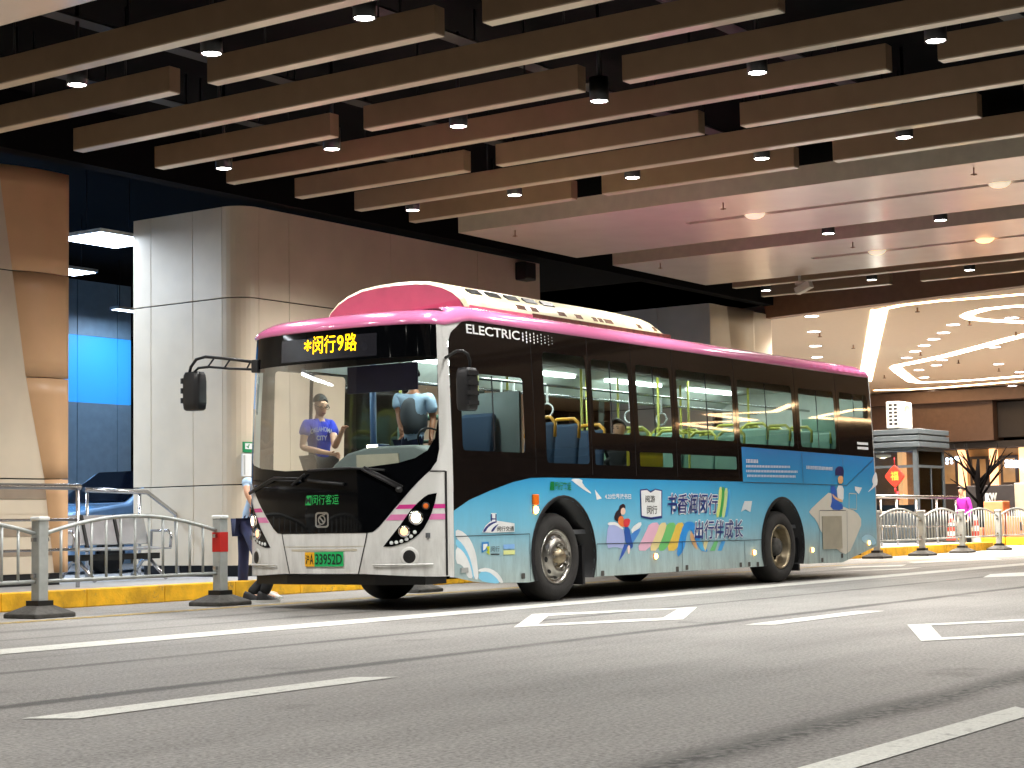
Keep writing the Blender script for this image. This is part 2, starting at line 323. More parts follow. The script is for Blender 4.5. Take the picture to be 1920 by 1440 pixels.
ring([(1701, 1172), (2040, 1156), (2080, 1184), (1727, 1203)], [(1745, 1173.5), (2010, 1161), (2035, 1182), (1766, 1196)])
for q in ([(1843, 1083), (1857, 1077), (1960, 1071), (1960, 1079)], [(1560, 1066), (1600, 1062.5), (1700, 1059), (1690, 1062)], [(1570, 1072), (1620, 1069), (1730, 1064), (1700, 1068)], [(1700, 1054), (1860, 1047), (1880, 1049), (1715, 1056)]):
    flat('lane_dash', [GP(*p)[:2] for p in q])
# pavement and kerb
tag(MB().box((-8, 15.62, 0), (43.2, 48, PZ)).build('pavement', 'pave'), 'grey pavement behind the yellow kerb', 'pavement', kind='structure')
mb = MB(); x = -8.0
while x < 43:
    mb.box((x, 15.4, 0), (min(x+1.195, 43.2), 15.62, PZ+.012)); x += 1.2
tag(mb.build('kerb', 'kerb', bevel=.012), 'yellow painted kerb', 'kerb', kind='structure')
# dark soffit slab high above the beams, with black services
tag(MB().box((-12, -14, 6.2), (33.4, 42, 6.5)).build('ceiling', 'dark'), 'black ceiling void above the hung beams', 'ceiling', kind='structure')
for i, y in enumerate((14.6, 12.9, 10.4, 8.0, 5.6)):
    t = thing('cable_tray', f'dark cable tray in the black ceiling void, {ORD[i]} from the left', 'cable tray', (15, y, 5.8), 'cable trays in the ceiling void')
    MB().box((6, y-.1, 5.78), (20.4, y+.1, 5.8)).build('tray_floor', 'canblk', t)
    mb = MB()
    for xx in np.arange(6.5, 20.2, 1.24): mb.tube([(xx+.5, y+.06, 5.8), (xx+.5, y+.06, 6.2)], .012, 6)
    mb.build('hanger', 'canblk', t); MB().box((6, y+.1, 5.78), (20.4, y+.11, 5.86)).build('side_rail', 'canblk', t)
# black bulkhead above the piers
tag(MB().box((-8, 16.75, 5.46), (36, 17.0, 6.2)).build('bulkhead', 'dark'), 'black bulkhead above the beige clad piers', 'bulkhead', kind='structure')
# ---------------- clad piers
def clad_face(t, name, a0, a1, zs, fixed, axis, depth=.03, mat='clad', splits=()):
    cs = [a0]+list(splits)+[a1]
    for i in range(len(cs)-1):
        for k in range(len(zs)-1):
            u0, u1, z0, z1 = cs[i]+(.004 if i else 0), cs[i+1]-(.004 if i < len(cs)-2 else 0), zs[k]+.008, zs[k+1]-.008
            if axis == 'x': MB().box((u0, fixed, z0), (u1, fixed+depth, z1)).build(name, mat, t, bevel=.004)
            else: MB().box((fixed, u0, z0), (fixed+depth, u1, z1)).build(name, mat, t, bevel=.004)
ZS = [.34, 1.47, 4.1, 5.41]
t = thing('clad_pier', 'large beige clad pier with rounded corner directly behind the bus', 'pier', (17.75, 16.96, PZ))
MB().box((17.92, 17.12, PZ), (25.2, 19.08, 5.4)).build('core', 'canblk', t)
rr = .36
for k in range(3):
    mb = MB(); n = 8; z0, z1 = ZS[k]+.008, ZS[k+1]-.008; poly = [(17.75, 16.96+rr+.004)]
    poly = [(17.75+rr-rr*math.sin(R(90*i/n)), 16.96+rr-rr*math.cos(R(90*i/n))) for i in range(n+1)] + [(17.75+.04, 16.96+rr), (17.75+rr, 16.96+.04)]
    o = mb.prism(poly, z0, z1).build('corner_panel', 'clad', t)
clad_face(t, 'cladding_panel', 16.96+rr+.006, 19.12, ZS, 17.75, 'y', splits=(17.9, 18.75))
clad_face(t, 'cladding_panel', 17.75+rr+.006, 25.25, ZS, 16.96, 'x', splits=(18.75, 21.1, 23.4))
MB().box((17.9, 17.1, PZ), (25.18, 19.06, .34)).build('plinth', 'canblk', t)
sp = thing('wall_speaker', 'small black loudspeaker high on the beige pier', 'speaker', (24.64, 16.9, 5.05))
MB().box((24.48, 16.74, 5.03), (24.82, 16.955, 5.34)).build('cabinet', 'canblk', sp, bevel=.02); MB().box((24.52, 16.73, 5.07), (24.78, 16.738, 5.30)).build('grille', 'black', sp)
# pier with tapered leaning flare at far left
def flare(t, xr, Y, pts, dep, zs, name='flare_panel', mat='tan', dy=-1):
    def xl(z):
        return np.interp(z, [p[0] for p in pts], [p[1] for p in pts])
    for k in range(len(zs)-1):
        mb = MB(); z0, z1 = zs[k]+.006, zs[k+1]-.006; n = 14; vs = []; fs = []
        rows = np.linspace(z0, z1, 7)
        for z in rows:
            a = xl(z)
            for i in range(n+1):
                f = i/n; x = a+(xr-a)*f; d = dep*math.sin(min(1, f*1.6)*math.pi/2)*(1-.25*f)
                vs.append((x, Y+dy*(d+.002), z))
        for r_ in range(6):
            for i in range(n): fs.append((r_*(n+1)+i, r_*(n+1)+i+1, (r_+1)*(n+1)+i+1, (r_+1)*(n+1)+i))
        mb.add(vs, fs, True)
        # right return and top and bottom closures
        for r_ in range(6):
            a, b = vs[r_*(n+1)+n], vs[(r_+1)*(n+1)+n]; mb.add([a, b, (b[0], Y, b[2]), (a[0], Y, a[2])], [(0, 1, 2, 3)], False)
        for r_ in (0, 6):
            rw = vs[r_*(n+1):(r_+1)*(n+1)]; mb.add(rw+[(v[0], Y, v[2]) for v in rw], [(i, i+1, n+2+i, n+1+i) for i in range(n)], False)
        mb.build(name, mat, t, fixn=True)
CY = 17.42
t = thing('clad_pier', 'beige pier at the far left with a tan flare that widens upward', 'pier', (12, CY, PZ))
MB().box((4, CY+.03, PZ), (14.95, CY+1.6, 5.42)).build('core', 'canblk', t)
ZC = [.34, 1.52, 2.79, 4.11, 5.43]
clad_face(t, 'cladding_panel', 4, 14.96, [1.52, 4.11, 5.43], CY, 'x', mat='clad', splits=(8, 11.2))
MB().box((4, CY+.01, .34), (14.96, CY+.03, 1.512)).build('lower_backing', 'clad', t)
for z0, z1, m in ((.34, .56, 'clad'), (.56, .64, 'taupe_shade'), (.64, .80, 'clad'), (.80, .91, 'taupe_shade'), (.91, 1.08, 'clad'), (1.08, 1.26, 'clad'), (1.26, 1.42, 'taupe_shade'), (1.42, 1.512, 'clad')):  # darker strips paint in bands of shade and reflection on the wall
    MB().box((4, CY, z0+.004), (14.96, CY+.012, z1-.002)).build('lower_strip', m, t)
flare(t, 14.97, CY, [(.34, 14.84), (1.52, 14.68), (2.79, 14.38), (4.11, 14.16), (5.43, 13.93)], .14, ZC)
clad_face(t, 'return_panel', CY+.004, CY+1.6, [.34, 5.43], 14.95, 'y', depth=.02)
MB().box((4, CY+.02, PZ), (14.93, CY+1.5, .34)).build('plinth', 'canblk', t)
# far pier behind the bus roof
t = thing('clad_pier', 'grey clad pier rising behind the rear of the bus roof', 'pier', (31.45, 16.96, PZ))
MB().box((31.5, 17.0, PZ), (34.2, 19.4, 5.3)).build('core', 'canblk', t)
clad_face(t, 'cladding_panel', 16.96, 19.4, [.34, 3.2, 5.3], 31.45, 'y', splits=(18.2,))
clad_face(t, 'cladding_panel', 31.485, 34.25, [.34, 3.2, 5.3], 16.96, 'x', splits=(33.3,))
flare(t, 33.28, 16.96, [(.34, 33.1), (5.3, 32.2)], .1, [.34, 3.2, 5.3], mat='clad')
MB().box((31.5, 17.0, PZ), (34.2, 19.3, .34)).build('plinth', 'canblk', t)
# ---------------- recess with the blue wall between the two left piers
t = thing('recess_wall', 'blue rear wall of the parking recess with a bright blue upper panel', 'wall', (20, 27, PZ))
zb0, zb1 = YP(180, 756, 27)[2], YP(180, 631, 27)[2]
xs = [4.0, 12.0]+[YP(px, 700, 27)[0] for px in (-60, 145, 220, 246)]
for i in range(5):
    for z0, z1, m in ((PZ, zb0, 'bluew'), (zb0, zb1, 'bluel'), (zb1, 5.9, 'bluew')):
        MB().box((xs[i]+.01, 27, z0+.003), (xs[i+1]-.01, 27.1, z1-.003)).build('wall_panel', m, t)
tag(MB().box((16, 38, 0), (60, 38.2, 6.2)).build('back_wall', 'dark'), 'dark back wall beyond the recess', 'wall', kind='structure')
def ledpanel(c, sx, sy, label, pw=40):
    t = thing('panel_light', label, 'ceiling light', c, 'flat panel lights in the recess')
    MB().box((c[0]-sx, c[1]-sy, c[2]+.005), (c[0]+sx, c[1]+sy, c[2]+.06)).build('frame', 'white', t)
    MB().box((c[0]-sx+.03, c[1]-sy+.03, c[2]), (c[0]+sx-.03, c[1]+sy-.03, c[2]+.004)).build('diffuser', 'panelled', t)
    for s in (-.7, .7): MB().tube([(c[0]+sx*s, c[1], c[2]+.06), (c[0]+sx*s, c[1], 6.2)], .008, 6).build('hanger', 'canblk', t)
    la = bpy.data.lights.new('panel_lamp', 'AREA'); la.shape = 'RECTANGLE'; la.size = sx*2; la.size_y = sy*2; la.energy = pw; la.color = (.76, .87, 1)
    lo = bpy.data.objects.new('panel_lamp', la); COL.objects.link(lo); lo.parent = t; lo.location = (0, 0, -.02)
a = GP(203, 451, 5.2); ledpanel((a[0], a[1], 5.2), .6, .5, 'bright square panel light hanging left of the rounded pier', 60)
b = GP(140, 512, 5.2); ledpanel((b[0]-.1, b[1], 5.2), .35, .3, 'smaller panel light partly behind the tan flare')
ledpanel((15.2, 21.3, 5.2), .6, .5, 'added unseen panel light behind the left pier, filling the recess with light', 300); ledpanel((14.2, 24.6, 5.2), .6, .5, 'deeper added unseen panel light behind the left pier, filling the recess with light', 300)  # two unseen panels added to light the recess and the rounded pier's left face
b = GP(228, 582, 5.2); ledpanel((b[0]+.3, b[1], 5.2), .5, .12, 'distant slim panel light low above the bright blue panel')
# ---------------- ceiling beams
BH, BW, BZ = .26, .15, 5.2
rows = [19.53, 18.32, 17.1, 15.82, 14.6, 13.34, 12.1, 10.88]
segA = [(12.58, 15.36), (9.3, 12.1), (5.4, 8.78), (1.9, 4.9), (-2.6, 1.4)]
segB = [(6.52, 15.36), (-2.6, 6.0)]
posn = {0: 'left', 1: 'middle', 2: 'right', 3: 'far right', 4: 'last'}
def beam(x, y0, y1, label, z=BZ, h=BH):
    t = thing('ceiling_beam', label, 'ceiling beam', (x, (y0+y1)/2, z), 'brown boxed beams hung under the black ceiling')
    MB().box((x, y0, z+.012), (x+BW, y1, z+h)).build('beam_box', 'beam', t, bevel=.004); MB().box((x+.003, y0+.003, z), (x+BW-.003, y1-.003, z+.0115)).build('lit_underside', 'beamlit', t)  # pale underside strip paints in light bounced up from the road
    mb = MB(); k = max(2, int((y1-y0)/3.2))
    for i in range(k): yy = y0+(y1-y0)*(i+.5)/k; mb.tube([(x+BW/2, yy, z+h), (x+BW/2, yy, 6.2)], .01, 6)
    mb.build('hanger_rods', 'canblk', t)
for i, x in enumerate(rows):
    segs = segB if i % 2 else segA
    if i == 4: segs = [(12.58, 15.36), (9.3, 12.1), (3.0, 8.78)]
    if i == 6: segs = [(12.52, 15.36), (9.2, 12.0), (5.2, 8.68)]
    if i == 7: segs = [(4.0, 15.36)]
    if i == 5: segs = [(6.46, 15.36)]
    if i == 2: segs = segA[:3]
    if i == 0: segs = segA[:4]
    for k, (y0, y1) in enumerate(segs):
        if x < 18 and y1 < 5: continue
        if len(segs) == 1: lab = f'long brown boxed beam, {ORD[i]} row out from the glossy soffit'
        elif i % 2: lab = f'{"long left" if k == 0 else "right-hand"} brown boxed beam, {ORD[i]} row out from the glossy soffit'
        else: lab = f'{posn[k]} short brown boxed beam, {ORD[i]} row out from the glossy soffit'
        beam(x, y0, y1, lab)
# glossy white soffits with a recessed slot and dome lights
def soffit(x0, x1, sx, slots, label, y0=-3, y1=15.38, z=BZ):
    t = thing('ceiling_soffit', label, 'soffit', ((x0+x1)/2, 6, z), 'glossy metal soffits')
    h = .27
    for (a, b) in ((x0, sx-.09), (sx+.09, x1)): MB().box((a, y0, z), (b, y1, z+.04)).build('metal_sheet', 'ceilp', t)
    ys = [y1]+[v for s in slots for v in s]+[y0]
    for k in range(0, len(ys), 2): MB().box((sx-.09, ys[k+1], z), (sx+.09, ys[k], z+.04)).build('metal_sheet', 'ceilp', t)
    for (a, b) in slots:
        MB().box((sx-.11, b, z+.1), (sx+.11, a, z+.12)).build('slot_back', 'slot', t); MB().box((sx+.09, b, z+.04), (sx+.1, a, z+.1)).build('slot_side', 'slot', t)
    MB().box((x0-.012, y0, z+.002), (x0-.001, y1, z+h)).build('fascia', 'fascia', t); MB().box((x1+.001, y0, z+.002), (x1+.012, y1, z+h)).build('fascia', 'fascia', t)
    MB().box((x0, y1+.001, z+.002), (x1, y1+.012, z+h)).build('end_fascia', 'fascia', t)
soffit(20.76, 24.0, 22.3, [(12.36, 2.0)], 'glossy pale metal soffit nearest the brown beams, above the middle of the bus')
soffit(25.14, 28.42, 26.7, [(12.43, 2.0)], 'second glossy pale metal soffit, above the rear of the bus')
soffit(6.4, 9.6, 8.0, [(12.3, 2.0)], 'pale metal soffit corner at the top left of the picture')
for (x, y, l) in ((22.3, 11.26, 'dome light in the slot of the nearer glossy soffit, left one'), (22.3, 7.68, 'dome light in the slot of the nearer glossy soffit, right one'),
                  (26.7, 11.28, 'dome light in the slot of the second glossy soffit, left one'), (26.7, 9.47, 'bright dome light in the slot of the second glossy soffit, right one')):
    t = thing('dome_light', l, 'ceiling light', (x, y, 5.2), 'dome lights in the soffit slots')
    MB().lathe((x, y, 5.2), (0, 0, -1), [(.15, -.03), (.15, -.01), (.13, .02), (.09, .045), (.05, .055), (.001, .058)], 24).build('glass_dome', 'dome' if y != 9.47 else 'orn', t)
    MB().lathe((x, y, 5.2), (0, 0, -1), [(.001, -.06), (.19, -.06), (.19, -.03), (.17, -.03)], 24).build('base', 'white', t)
# beams beyond the second soffit
for x, segs in ((29.1, [(-2, 15.2)]), (30.6, [(12.7, 15.36), (2, 12.1)])):
    for k, (y0, y1) in enumerate(segs):
        beam(x, y0, y1, ['long brown beam just beyond the second glossy soffit', 'short brown beam with a hole-edge gap, left of the last pair before the cream ceiling', 'right-hand brown beam of the last pair before the cream ceiling'][k if x < 30 else k+1])
# ---------------- can downlights
def can(x, y, label, z=5.15, power=1.0, group='black can downlights between the beams', col=(1, .975, .94), proto=[None]):
    t = thing('can_downlight', label, 'downlight', (x, y, z), group)
    if proto[0] is None:
        mb = MB().lathe((x, y, z), (0, 0, 1), [(.095, 0), (.1, .0), (.1, .25), (.001, .25)], 28); a = mb.build('housing', 'canblk', t)
        b = MB().lathe((x, y, z), (0, 0, 1), [(.094, .002), (.084, .012)], 28).build('reflector', 'steel', t)
        c = MB().lathe((x, y, z), (0, 0, 1), [(.001, .004), (.084, .008)], 28).build('lens', 'lamp', t)
        d = MB().tube([(x, y, z+.25), (x, y, 6.2)], .02, 8).build('rod', 'canblk', t)
        proto[0] = (a, b, c, d)
    else:
        for o in proto[0]: c = o.copy(); COL.objects.link(c); c.parent = t
    la = bpy.data.lights.new('can_lamp', 'SPOT'); la.energy = LP*power; la.spot_size = R(150); la.spot_blend = 1; la.shadow_soft_size = .07; la.color = col
    lo = bpy.data.objects.new('can_lamp', la); COL.objects.link(lo); lo.parent = t; lo.location = (0, 0, -.012)
LP = 400
for i, (x, nm) in enumerate(((18.65, 'in the row nearest the glossy soffit'), (15.0, 'in the middle row between the brown beams'), (11.25, 'in the near row at the upper left'))):
    for k, y in enumerate((14.6, 12.9, 11.1, 9.3, 7.5, 5.7, 3.9, 2.1, .3)):
        if i == 2 and k == 0: kk = None
        px_seen = (i == 0 and k < 5) or (i == 1 and k < 6) or (i == 2 and 0 < k < 4)
        if not px_seen and k % 2 == 0 and not (i == 2 and k == 0): continue
        lab = f'black can downlight {nm}, {ORD[k if i < 2 else k-1 if k else 12]} from the left' if px_seen else 'black can downlight overhead beyond the edge of the picture'
        can(x, y, lab, power=(2.8 if y > 14 and i == 0 else 1.0) if px_seen or (i == 2 and k == 0) else 1.5, z=5.15)
for x in (7.6, 4.0, .4):
    for y in (13.5, 9.5, 5.5, 1.5, -2.5):
        if x == 7.6: continue
        can(x, y, 'black can downlight overhead beyond the edge of the picture', power=1.2)
for k, y in enumerate((11.15, 9.36, 7.5, 5.6)): can(24.55, y, f'black can downlight in the gap between the two glossy soffits, {ORD[k]} from the left', z=5.2)
for k, y in enumerate((14.9, 12.75, 10.9)): can(29.9, y, f'small black can downlight beyond the second soffit, {ORD[k]} from the left', z=5.2)
for k, (x0, x1, z) in enumerate(((9.2, 11.4, 3.7), (8.2, 9.9, 3.28))):
    t = thing('linear_lamp', ['longer', 'shorter'][k]+' slim white pendant lamp over the left pavement, mirrored in the windscreen', 'lamp', ((x0+x1)/2, 16.4, z), 'slim pendant lamps')
    MB().box((x0, 16.35, z+.005), (x1, 16.45, z+.07)).build('lamp_body', 'white', t); MB().box((x0+.01, 16.355, z-.02), (x1-.01, 16.445, z+.004)).build('diffuser', 'linear', t)
    for xx in (x0+.2, x1-.2): MB().tube([(xx, 16.4, z+.07), (xx, 16.4, 6.2)], .006, 6).build('cable', 'canblk', t)
# security camera and sprinklers
c0 = GP(1500, 540, 5.0)
t = thing('security_camera', 'white security camera hung beyond the second glossy soffit', 'camera', c0)
MB().tube([(c0[0], c0[1], 5.05), (c0[0], c0[1], 5.4)], .03, 8).build('bracket', 'white', t)
MB().obox((c0[0]-.05, c0[1]-.1, 4.99), (.04, .16, -.05), (.06, -.015, 0), (0, .02, .06)).build('camera_body', 'acw', t, bevel=.01)
MB().lathe((c0[0], c0[1], 5.14), (0, 0, -1), [(.001, 0), (.09, .02), (.09, .08), (.001, .1)], 16).build('mount', 'acw', t)
for k, (px, py) in enumerate(((966, 442), (1356, 391), (1826, 326), (1238, 502), (1599, 463))):
    p = GP(px, py, 5.12)
    t = thing('sprinkler', 'small sprinkler head under the '+['left end of the nearer glossy soffit', 'nearer glossy soffit left of its slot light', 'nearer glossy soffit at the right of the picture', 'left end of the second glossy soffit', 'second glossy soffit beside its slot'][k], 'sprinkler', (p[0], p[1], 5.1), 'sprinkler heads')
    MB().tube([(p[0], p[1], 5.2), (p[0], p[1], 5.1)], .009, 8).build('pipe', 'slot', t); MB().lathe((p[0], p[1], 5.11), (0, 0, 1), [(.001, 0), (.04, 0), (.04, .006), (.001, .006)], 12).build('deflector', 'slot', t)
# ---------------- atrium beyond
AZ = 5.3
e0, e1 = (33.95, 16.76), (32.56, 10.82); dx, dy = (e1[0]-e0[0])/(e1[1]-e0[1]), 1
def ex(y): return e0[0]+(y-e0[1])*dx
tag(MB().add([(ex(17), 17, 5.2), (ex(-14), -14, 5.2), (ex(-14)+.3, -14, 5.2), (ex(17)+.3, 17, 5.2), (ex(17), 17, 6.2), (ex(-14), -14, 6.2), (ex(-14)+.3, -14, 6.2), (ex(17)+.3, 17, 6.2)],
    [(0, 1, 5, 4), (0, 3, 2, 1), (2, 3, 7, 6), (0, 4, 7, 3), (1, 2, 6, 5)]).build('canopy_fascia', 'slot'), 'brown fascia where the canopy meets the cream atrium ceiling', 'fascia', kind='structure')
tag(MB().add([(ex(40)+.1, 40, AZ), (ex(-30)+.1, -30, AZ), (62, -30, AZ), (62, 40, AZ), (ex(40)+.1, 40, AZ+.2), (ex(-30)+.1, -30, AZ+.2), (62, -30, AZ+.2), (62, 40, AZ+.2)],
    [(0, 3, 2, 1), (4, 5, 6, 7), (0, 1, 5, 4), (1, 2, 6, 5), (2, 3, 7, 6), (3, 0, 4, 7)]).build('atrium_ceiling', 'acream'), 'cream atrium ceiling with light strips', 'ceiling', kind='structure')
def ribbon(px, wd, mat, label, closed=False):
    pts = [Vector(GP(x, y, AZ-.012)) for x, y in px]; mb = MB(); n = len(pts); wds = wd if isinstance(wd, (list, tuple)) else [wd]*n; L = []; Rr = []
    for i, p in enumerate(pts):
        a, b = pts[max(i-1, 0)], pts[min(i+1, n-1)]; d = (b-a).normalized(); nn = Vector((-d.y, d.x, 0))
        L.append(p+nn*wds[i]/2); Rr.append(p-nn*wds[i]/2)
    vs = L+Rr+[v+Vector((0, 0, .02)) for v in L+Rr]; fs = []
    for i in range(n-1):
        fs += [(i, i+1, n+i+1, n+i), (2*n+i, 3*n+i, 3*n+i+1, 2*n+i+1), (i, 2*n+i, 2*n+i+1, i+1), (n+i, n+i+1, 3*n+i+1, 3*n+i)]
    tag(mb.add(vs, fs, False).build('light_strip', mat), label, 'light strip', 'light strips in the atrium ceiling')
ribbon([(1649, 581), (1637, 640), (1622, 715)], [.34, .36, .40], 'stripw', 'wide straight light strip crossing the cream ceiling above the bus rear')
ribbon([(1649, 583), (1656, 580), (1690, 573), (1760, 565), (1840, 559), (1960, 549)], .16, 'strip', 'long gently curved light strip nearest the brown fascia')
ribbon([(1960, 574), (1900, 575), (1850, 580), (1822, 587), (1811, 593), (1820, 598), (1850, 601), (1900, 604), (1960, 607)], .26, 'stripw', 'hairpin loop light strip at the right edge')
ribbon([(1960, 620), (1900, 634), (1840, 650), (1780, 666), (1720, 679), (1684, 686), (1679, 690), (1688, 698), (1711, 715), (1725, 717.5), (1780, 716), (1850, 711), (1960, 702)], .34, 'stripw', 'angular light strip outline pointing left')
ribbon([(1640, 732), (1700, 731), (1760, 727.5), (1840, 721), (1960, 711)], .3, 'strip', 'curved light strip along the far edge of the cream ceiling')
for k, pts in enumerate(([(47, -1), (49, -2.6), (47.6, -4.2), (51.5, -4.6), (50.2, -6.6), (55.5, -7.4)], [(54, 0), (51, -.8), (52.6, -3), (57, -2.6), (58, -1), (54, 0)])):
    mb = MB(); pts = [Vector((a, b, AZ-.012)) for a, b in pts]
    for a, b in zip(pts[:-1], pts[1:]):
        d = (b-a).normalized(); nn = Vector((-d.y, d.x, 0))*.14; mb.obox((a+b)/2, (b-a)/2, nn, (0, 0, .01))
    tag(mb.build('light_strip', 'strip'), ['zigzag', 'closed angular'][k]+' light strip beyond the right picture edge, seen mirrored in the bus side', 'light strip', 'light strips in the atrium ceiling')
DL = [((1522, 592), 'first from the top of the four left of the wide light strip'), ((1526, 621), 'second from the top of the four left of the wide light strip'), ((1529, 648), 'third from the top of the four left of the wide light strip'), ((1532, 669), 'lowest of the four left of the wide light strip')]
DL += [((x, y), f'{ORD[k]} from the top in the diagonal row of six') for k, (x, y) in enumerate(((1787, 608), (1769, 623), (1751, 635), (1733, 647), (1716, 658), (1700, 670)))]
DL += [((1767, 674), 'upper of the pair just inside the angular light outline'), ((1756, 684), 'lower of the pair just inside the angular light outline'), ((1723, 693), 'inside the left point of the angular light outline'), ((1733, 707), 'at the lower left bend of the angular light outline'),
       ((1897, 595), 'inside the hairpin light loop'), ((1865, 650), 'close under the upper line of the angular light outline'), ((1872, 682), 'in the middle of the angular light outline'), ((1912, 697), 'at the right edge inside the angular light outline'), ((1832, 711), 'on the lower line of the angular light outline'), ((1748, 733), 'on the far curved strip, left'), ((1898, 723), 'on the far curved strip, right')]
pr = None
for (px, l) in DL:
    x, y, z = GP(*px, AZ); t = thing('recessed_downlight', 'round recessed downlight '+l, 'downlight', (x, y, AZ), 'recessed downlights in the cream ceiling')
    if pr is None:
        pr = (MB().lathe((x, y, AZ), (0, 0, -1), [(.001, .014), (.15, .014), (.15, .006)], 20).build('lens', 'down', t), MB().lathe((x, y, AZ), (0, 0, -1), [(.15, .002), (.15, .016), (.18, .012), (.18, .002)], 20).build('trim', 'acw', t))
    else:
        for o in pr: c = o.copy(); COL.objects.link(c); c.parent = t
    la = bpy.data.lights.new('recessed_lamp', 'SPOT'); la.energy = 1500; la.spot_size = R(140); la.spot_blend = .8; la.shadow_soft_size = .12; la.color = (1, .93, .85)
    lo = bpy.data.objects.new('recessed_lamp', la); COL.objects.link(lo); lo.parent = t; lo.location = (0, 0, -.03)
for k, (px, py) in enumerate(((1537, 629), (1600, 651), (1720, 582), (1818, 607), (1726, 664), (1797, 679), (1873, 694), (1658, 707), (1905, 627))):
    x, y, z = GP(px, py, AZ-.06); tag(MB().lathe((x, y, AZ-.1), (0, 0, 1), [(.001, 0), (.05, 0), (.05, .015), (.018, .02), (.018, .1)], 10).build('sprinkler', 'slot'), 'tiny sprinkler head '+['beside the left four downlights', 'just left of the wide light strip', 'near the brown fascia end of the cream ceiling', 'below the hairpin loop', 'beside the diagonal row of six', 'inside the angular outline, left', 'inside the angular outline, right', 'right of the bus roof end', 'at the right edge'][k], 'sprinkler', 'sprinkler heads')
# far wall with brown fascia box and shop front
FX = 59.8
t = thing('shop_building', 'far shop front with brown fascia box over lit stone bays', 'building', (FX, 20, 0))
fy0, fy1 = 40, -20
zt = 5.28; zb = XP(1800, 830, FX)[2]
yb = XP(1880, 780, FX)[1]
MB().box((FX-1.0, yb, zb), (FX, fy0, zt-.45)).build('fascia_box', 'brownw', t); MB().box((FX-.6, fy1, zb+.1), (FX, yb-.02, zt-.5)).build('fascia_box', 'shopd', t)
MB().box((FX-1.3, fy1, zt-.45), (FX, fy0, zt-.03)).build('cornice', 'brownw', t)
MB().box((FX-.75, fy1, zb-.25), (FX, fy0, zb-.02)).build('lintel', 'shopd', t)
MB().box((FX+.3, fy1, 0), (FX+.5, fy0, zb-.25)).build('stone_wall', 'shop', t)
for px in (1803, 1862, 1918, 1742, 1690, 1975):
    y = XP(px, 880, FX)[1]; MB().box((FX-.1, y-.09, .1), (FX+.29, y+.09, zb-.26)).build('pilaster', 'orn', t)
for (p0, p1) in ((1815, 1850), (1872, 1905), (1750, 1792)):
    y0, y1 = XP(p1, 880, FX)[1], XP(p0, 880, FX)[1]; f = MB().box((FX+.2, y0, .3), (FX+.29, y1, zb-.5)).build('window', 'shopd', t); MB().box((FX+.19, y0+.1, XP(1850, 905, FX)[2]), (FX+.2, y1-.1, XP(1850, 860, FX)[2])).build('pane', 'shop', f)
def sign_at(name, label, p0, p1, txt, mat, X=FX-.14):
    y0, z0 = XP(*p0, X)[1:]; y1, z1 = XP(*p1, X)[1:]
    mb = MB(); put_text(mb, txt, (0, 0, 1, 1), lambda a, b: (X, y0+(y1-y0)*a, z0+(z1-z0)*b), .02)
    V = mb.v[:]; Fc = mb.f[:]; mb.add([(v[0]+.05, v[1], v[2]) for v in V], [f[::-1] for f in Fc], False)
    tag(mb.build(name, mat), label, 'sign')
t = thing('shop_sign', 'glowing blue-white sign bar on the far shop front at the right edge', 'sign', XP(1905, 874, FX-.2))
mb = MB()
for k in range(8):
    x_ = 1884+k*8.2; yy = .25*k*(1+k*.1); p, q = XP(x_, 876.5+yy, FX-.2), XP(x_+6.4, 862+yy*1.05, FX-.2); mb.box((FX-.2, p[1], p[2]), (FX-.12, q[1], q[2]))
mb.build('glowing_letters', 'sign', t, bevel=.03)
t = thing('shop_sign', 'cluster of small glowing marks on the far shop front right of the kiosk', 'sign', XP(1785, 864, FX-.2))
mb = MB()
for (x_, y_, r_) in ((1776, 861, 3), (1784, 861, 3), (1776, 868, 3), (1784.5, 867.5, 2.6), (1794, 860, 4.6)):
    p = XP(x_, y_, FX-.2); mb.lathe(p, (-1, 0, 0), [(.001, .03), (r_*.0185, .03), (r_*.0185, 0), (.001, 0)], 12)
mb.build('glowing_marks', 'sign', t)
tag(MB().box((-30, -60.2, 0), (170, -60, 7)).build('far_wall', 'dark'), 'dark far wall', 'wall', kind='structure')
BLP = 6
# ================================================================== BUS
YN, BW_ = 10.694, 2.6
YC, YF = YN+1.3, YN+2.6
def tumble(z): return 0 if z < 1.3 else .06*((z-1.3)/1.7)**1.5
def front(u, z, off=0.0):
    hw = 1.3-tumble(z)
    def p(v): return (13.74+.45*(1-max(0.0, 1-abs(v)**2.5)**.4)+.05*max(0.0, (z-1.1)/1.9)**2, YC+v*hw)
    u = max(-1, min(1, u)); e = 1e-3; a, b = p(max(-1, u-e)), p(min(1, u+e)); x, y = p(u)
    tx, ty = b[0]-a[0], b[1]-a[1]; L = math.hypot(tx, ty) or 1; return (x-ty/L*off, y+tx/L*off, z)
def fnormal(u, z):
    a, b = Vector(front(u, z)), Vector(front(u, z, .1)); return (b-a).normalized()
def side(x, z, off=0.0): return (x, YN+tumble(z)-off, z)
def farside(x, z, off=0.0): return (x, YF-tumble(z)+off, z)
def SD(px, py):
    z = 2
    for _ in range(6): p = YP(px, py, YN+tumble(z)); z = p[2]
    return p[0], p[2]
US = [s*v for v in (.1, .2, .3, .4, .5, .6, .68, .76, .82, .87, .91, .935, .955, .97, .98, .988, .994, .998) for s in (-1, 1)]+[0]
ZF = list(np.arange(.4, 3.0, .2)); ZSD = [1.3, 1.5, 1.7, 1.9, 2.1, 2.3, 2.5, 2.7, 2.85]
bus = thing('city_bus', 'white and blue city bus with pink roof edge and book artwork along its side', 'bus', (19.5, YC, 0))
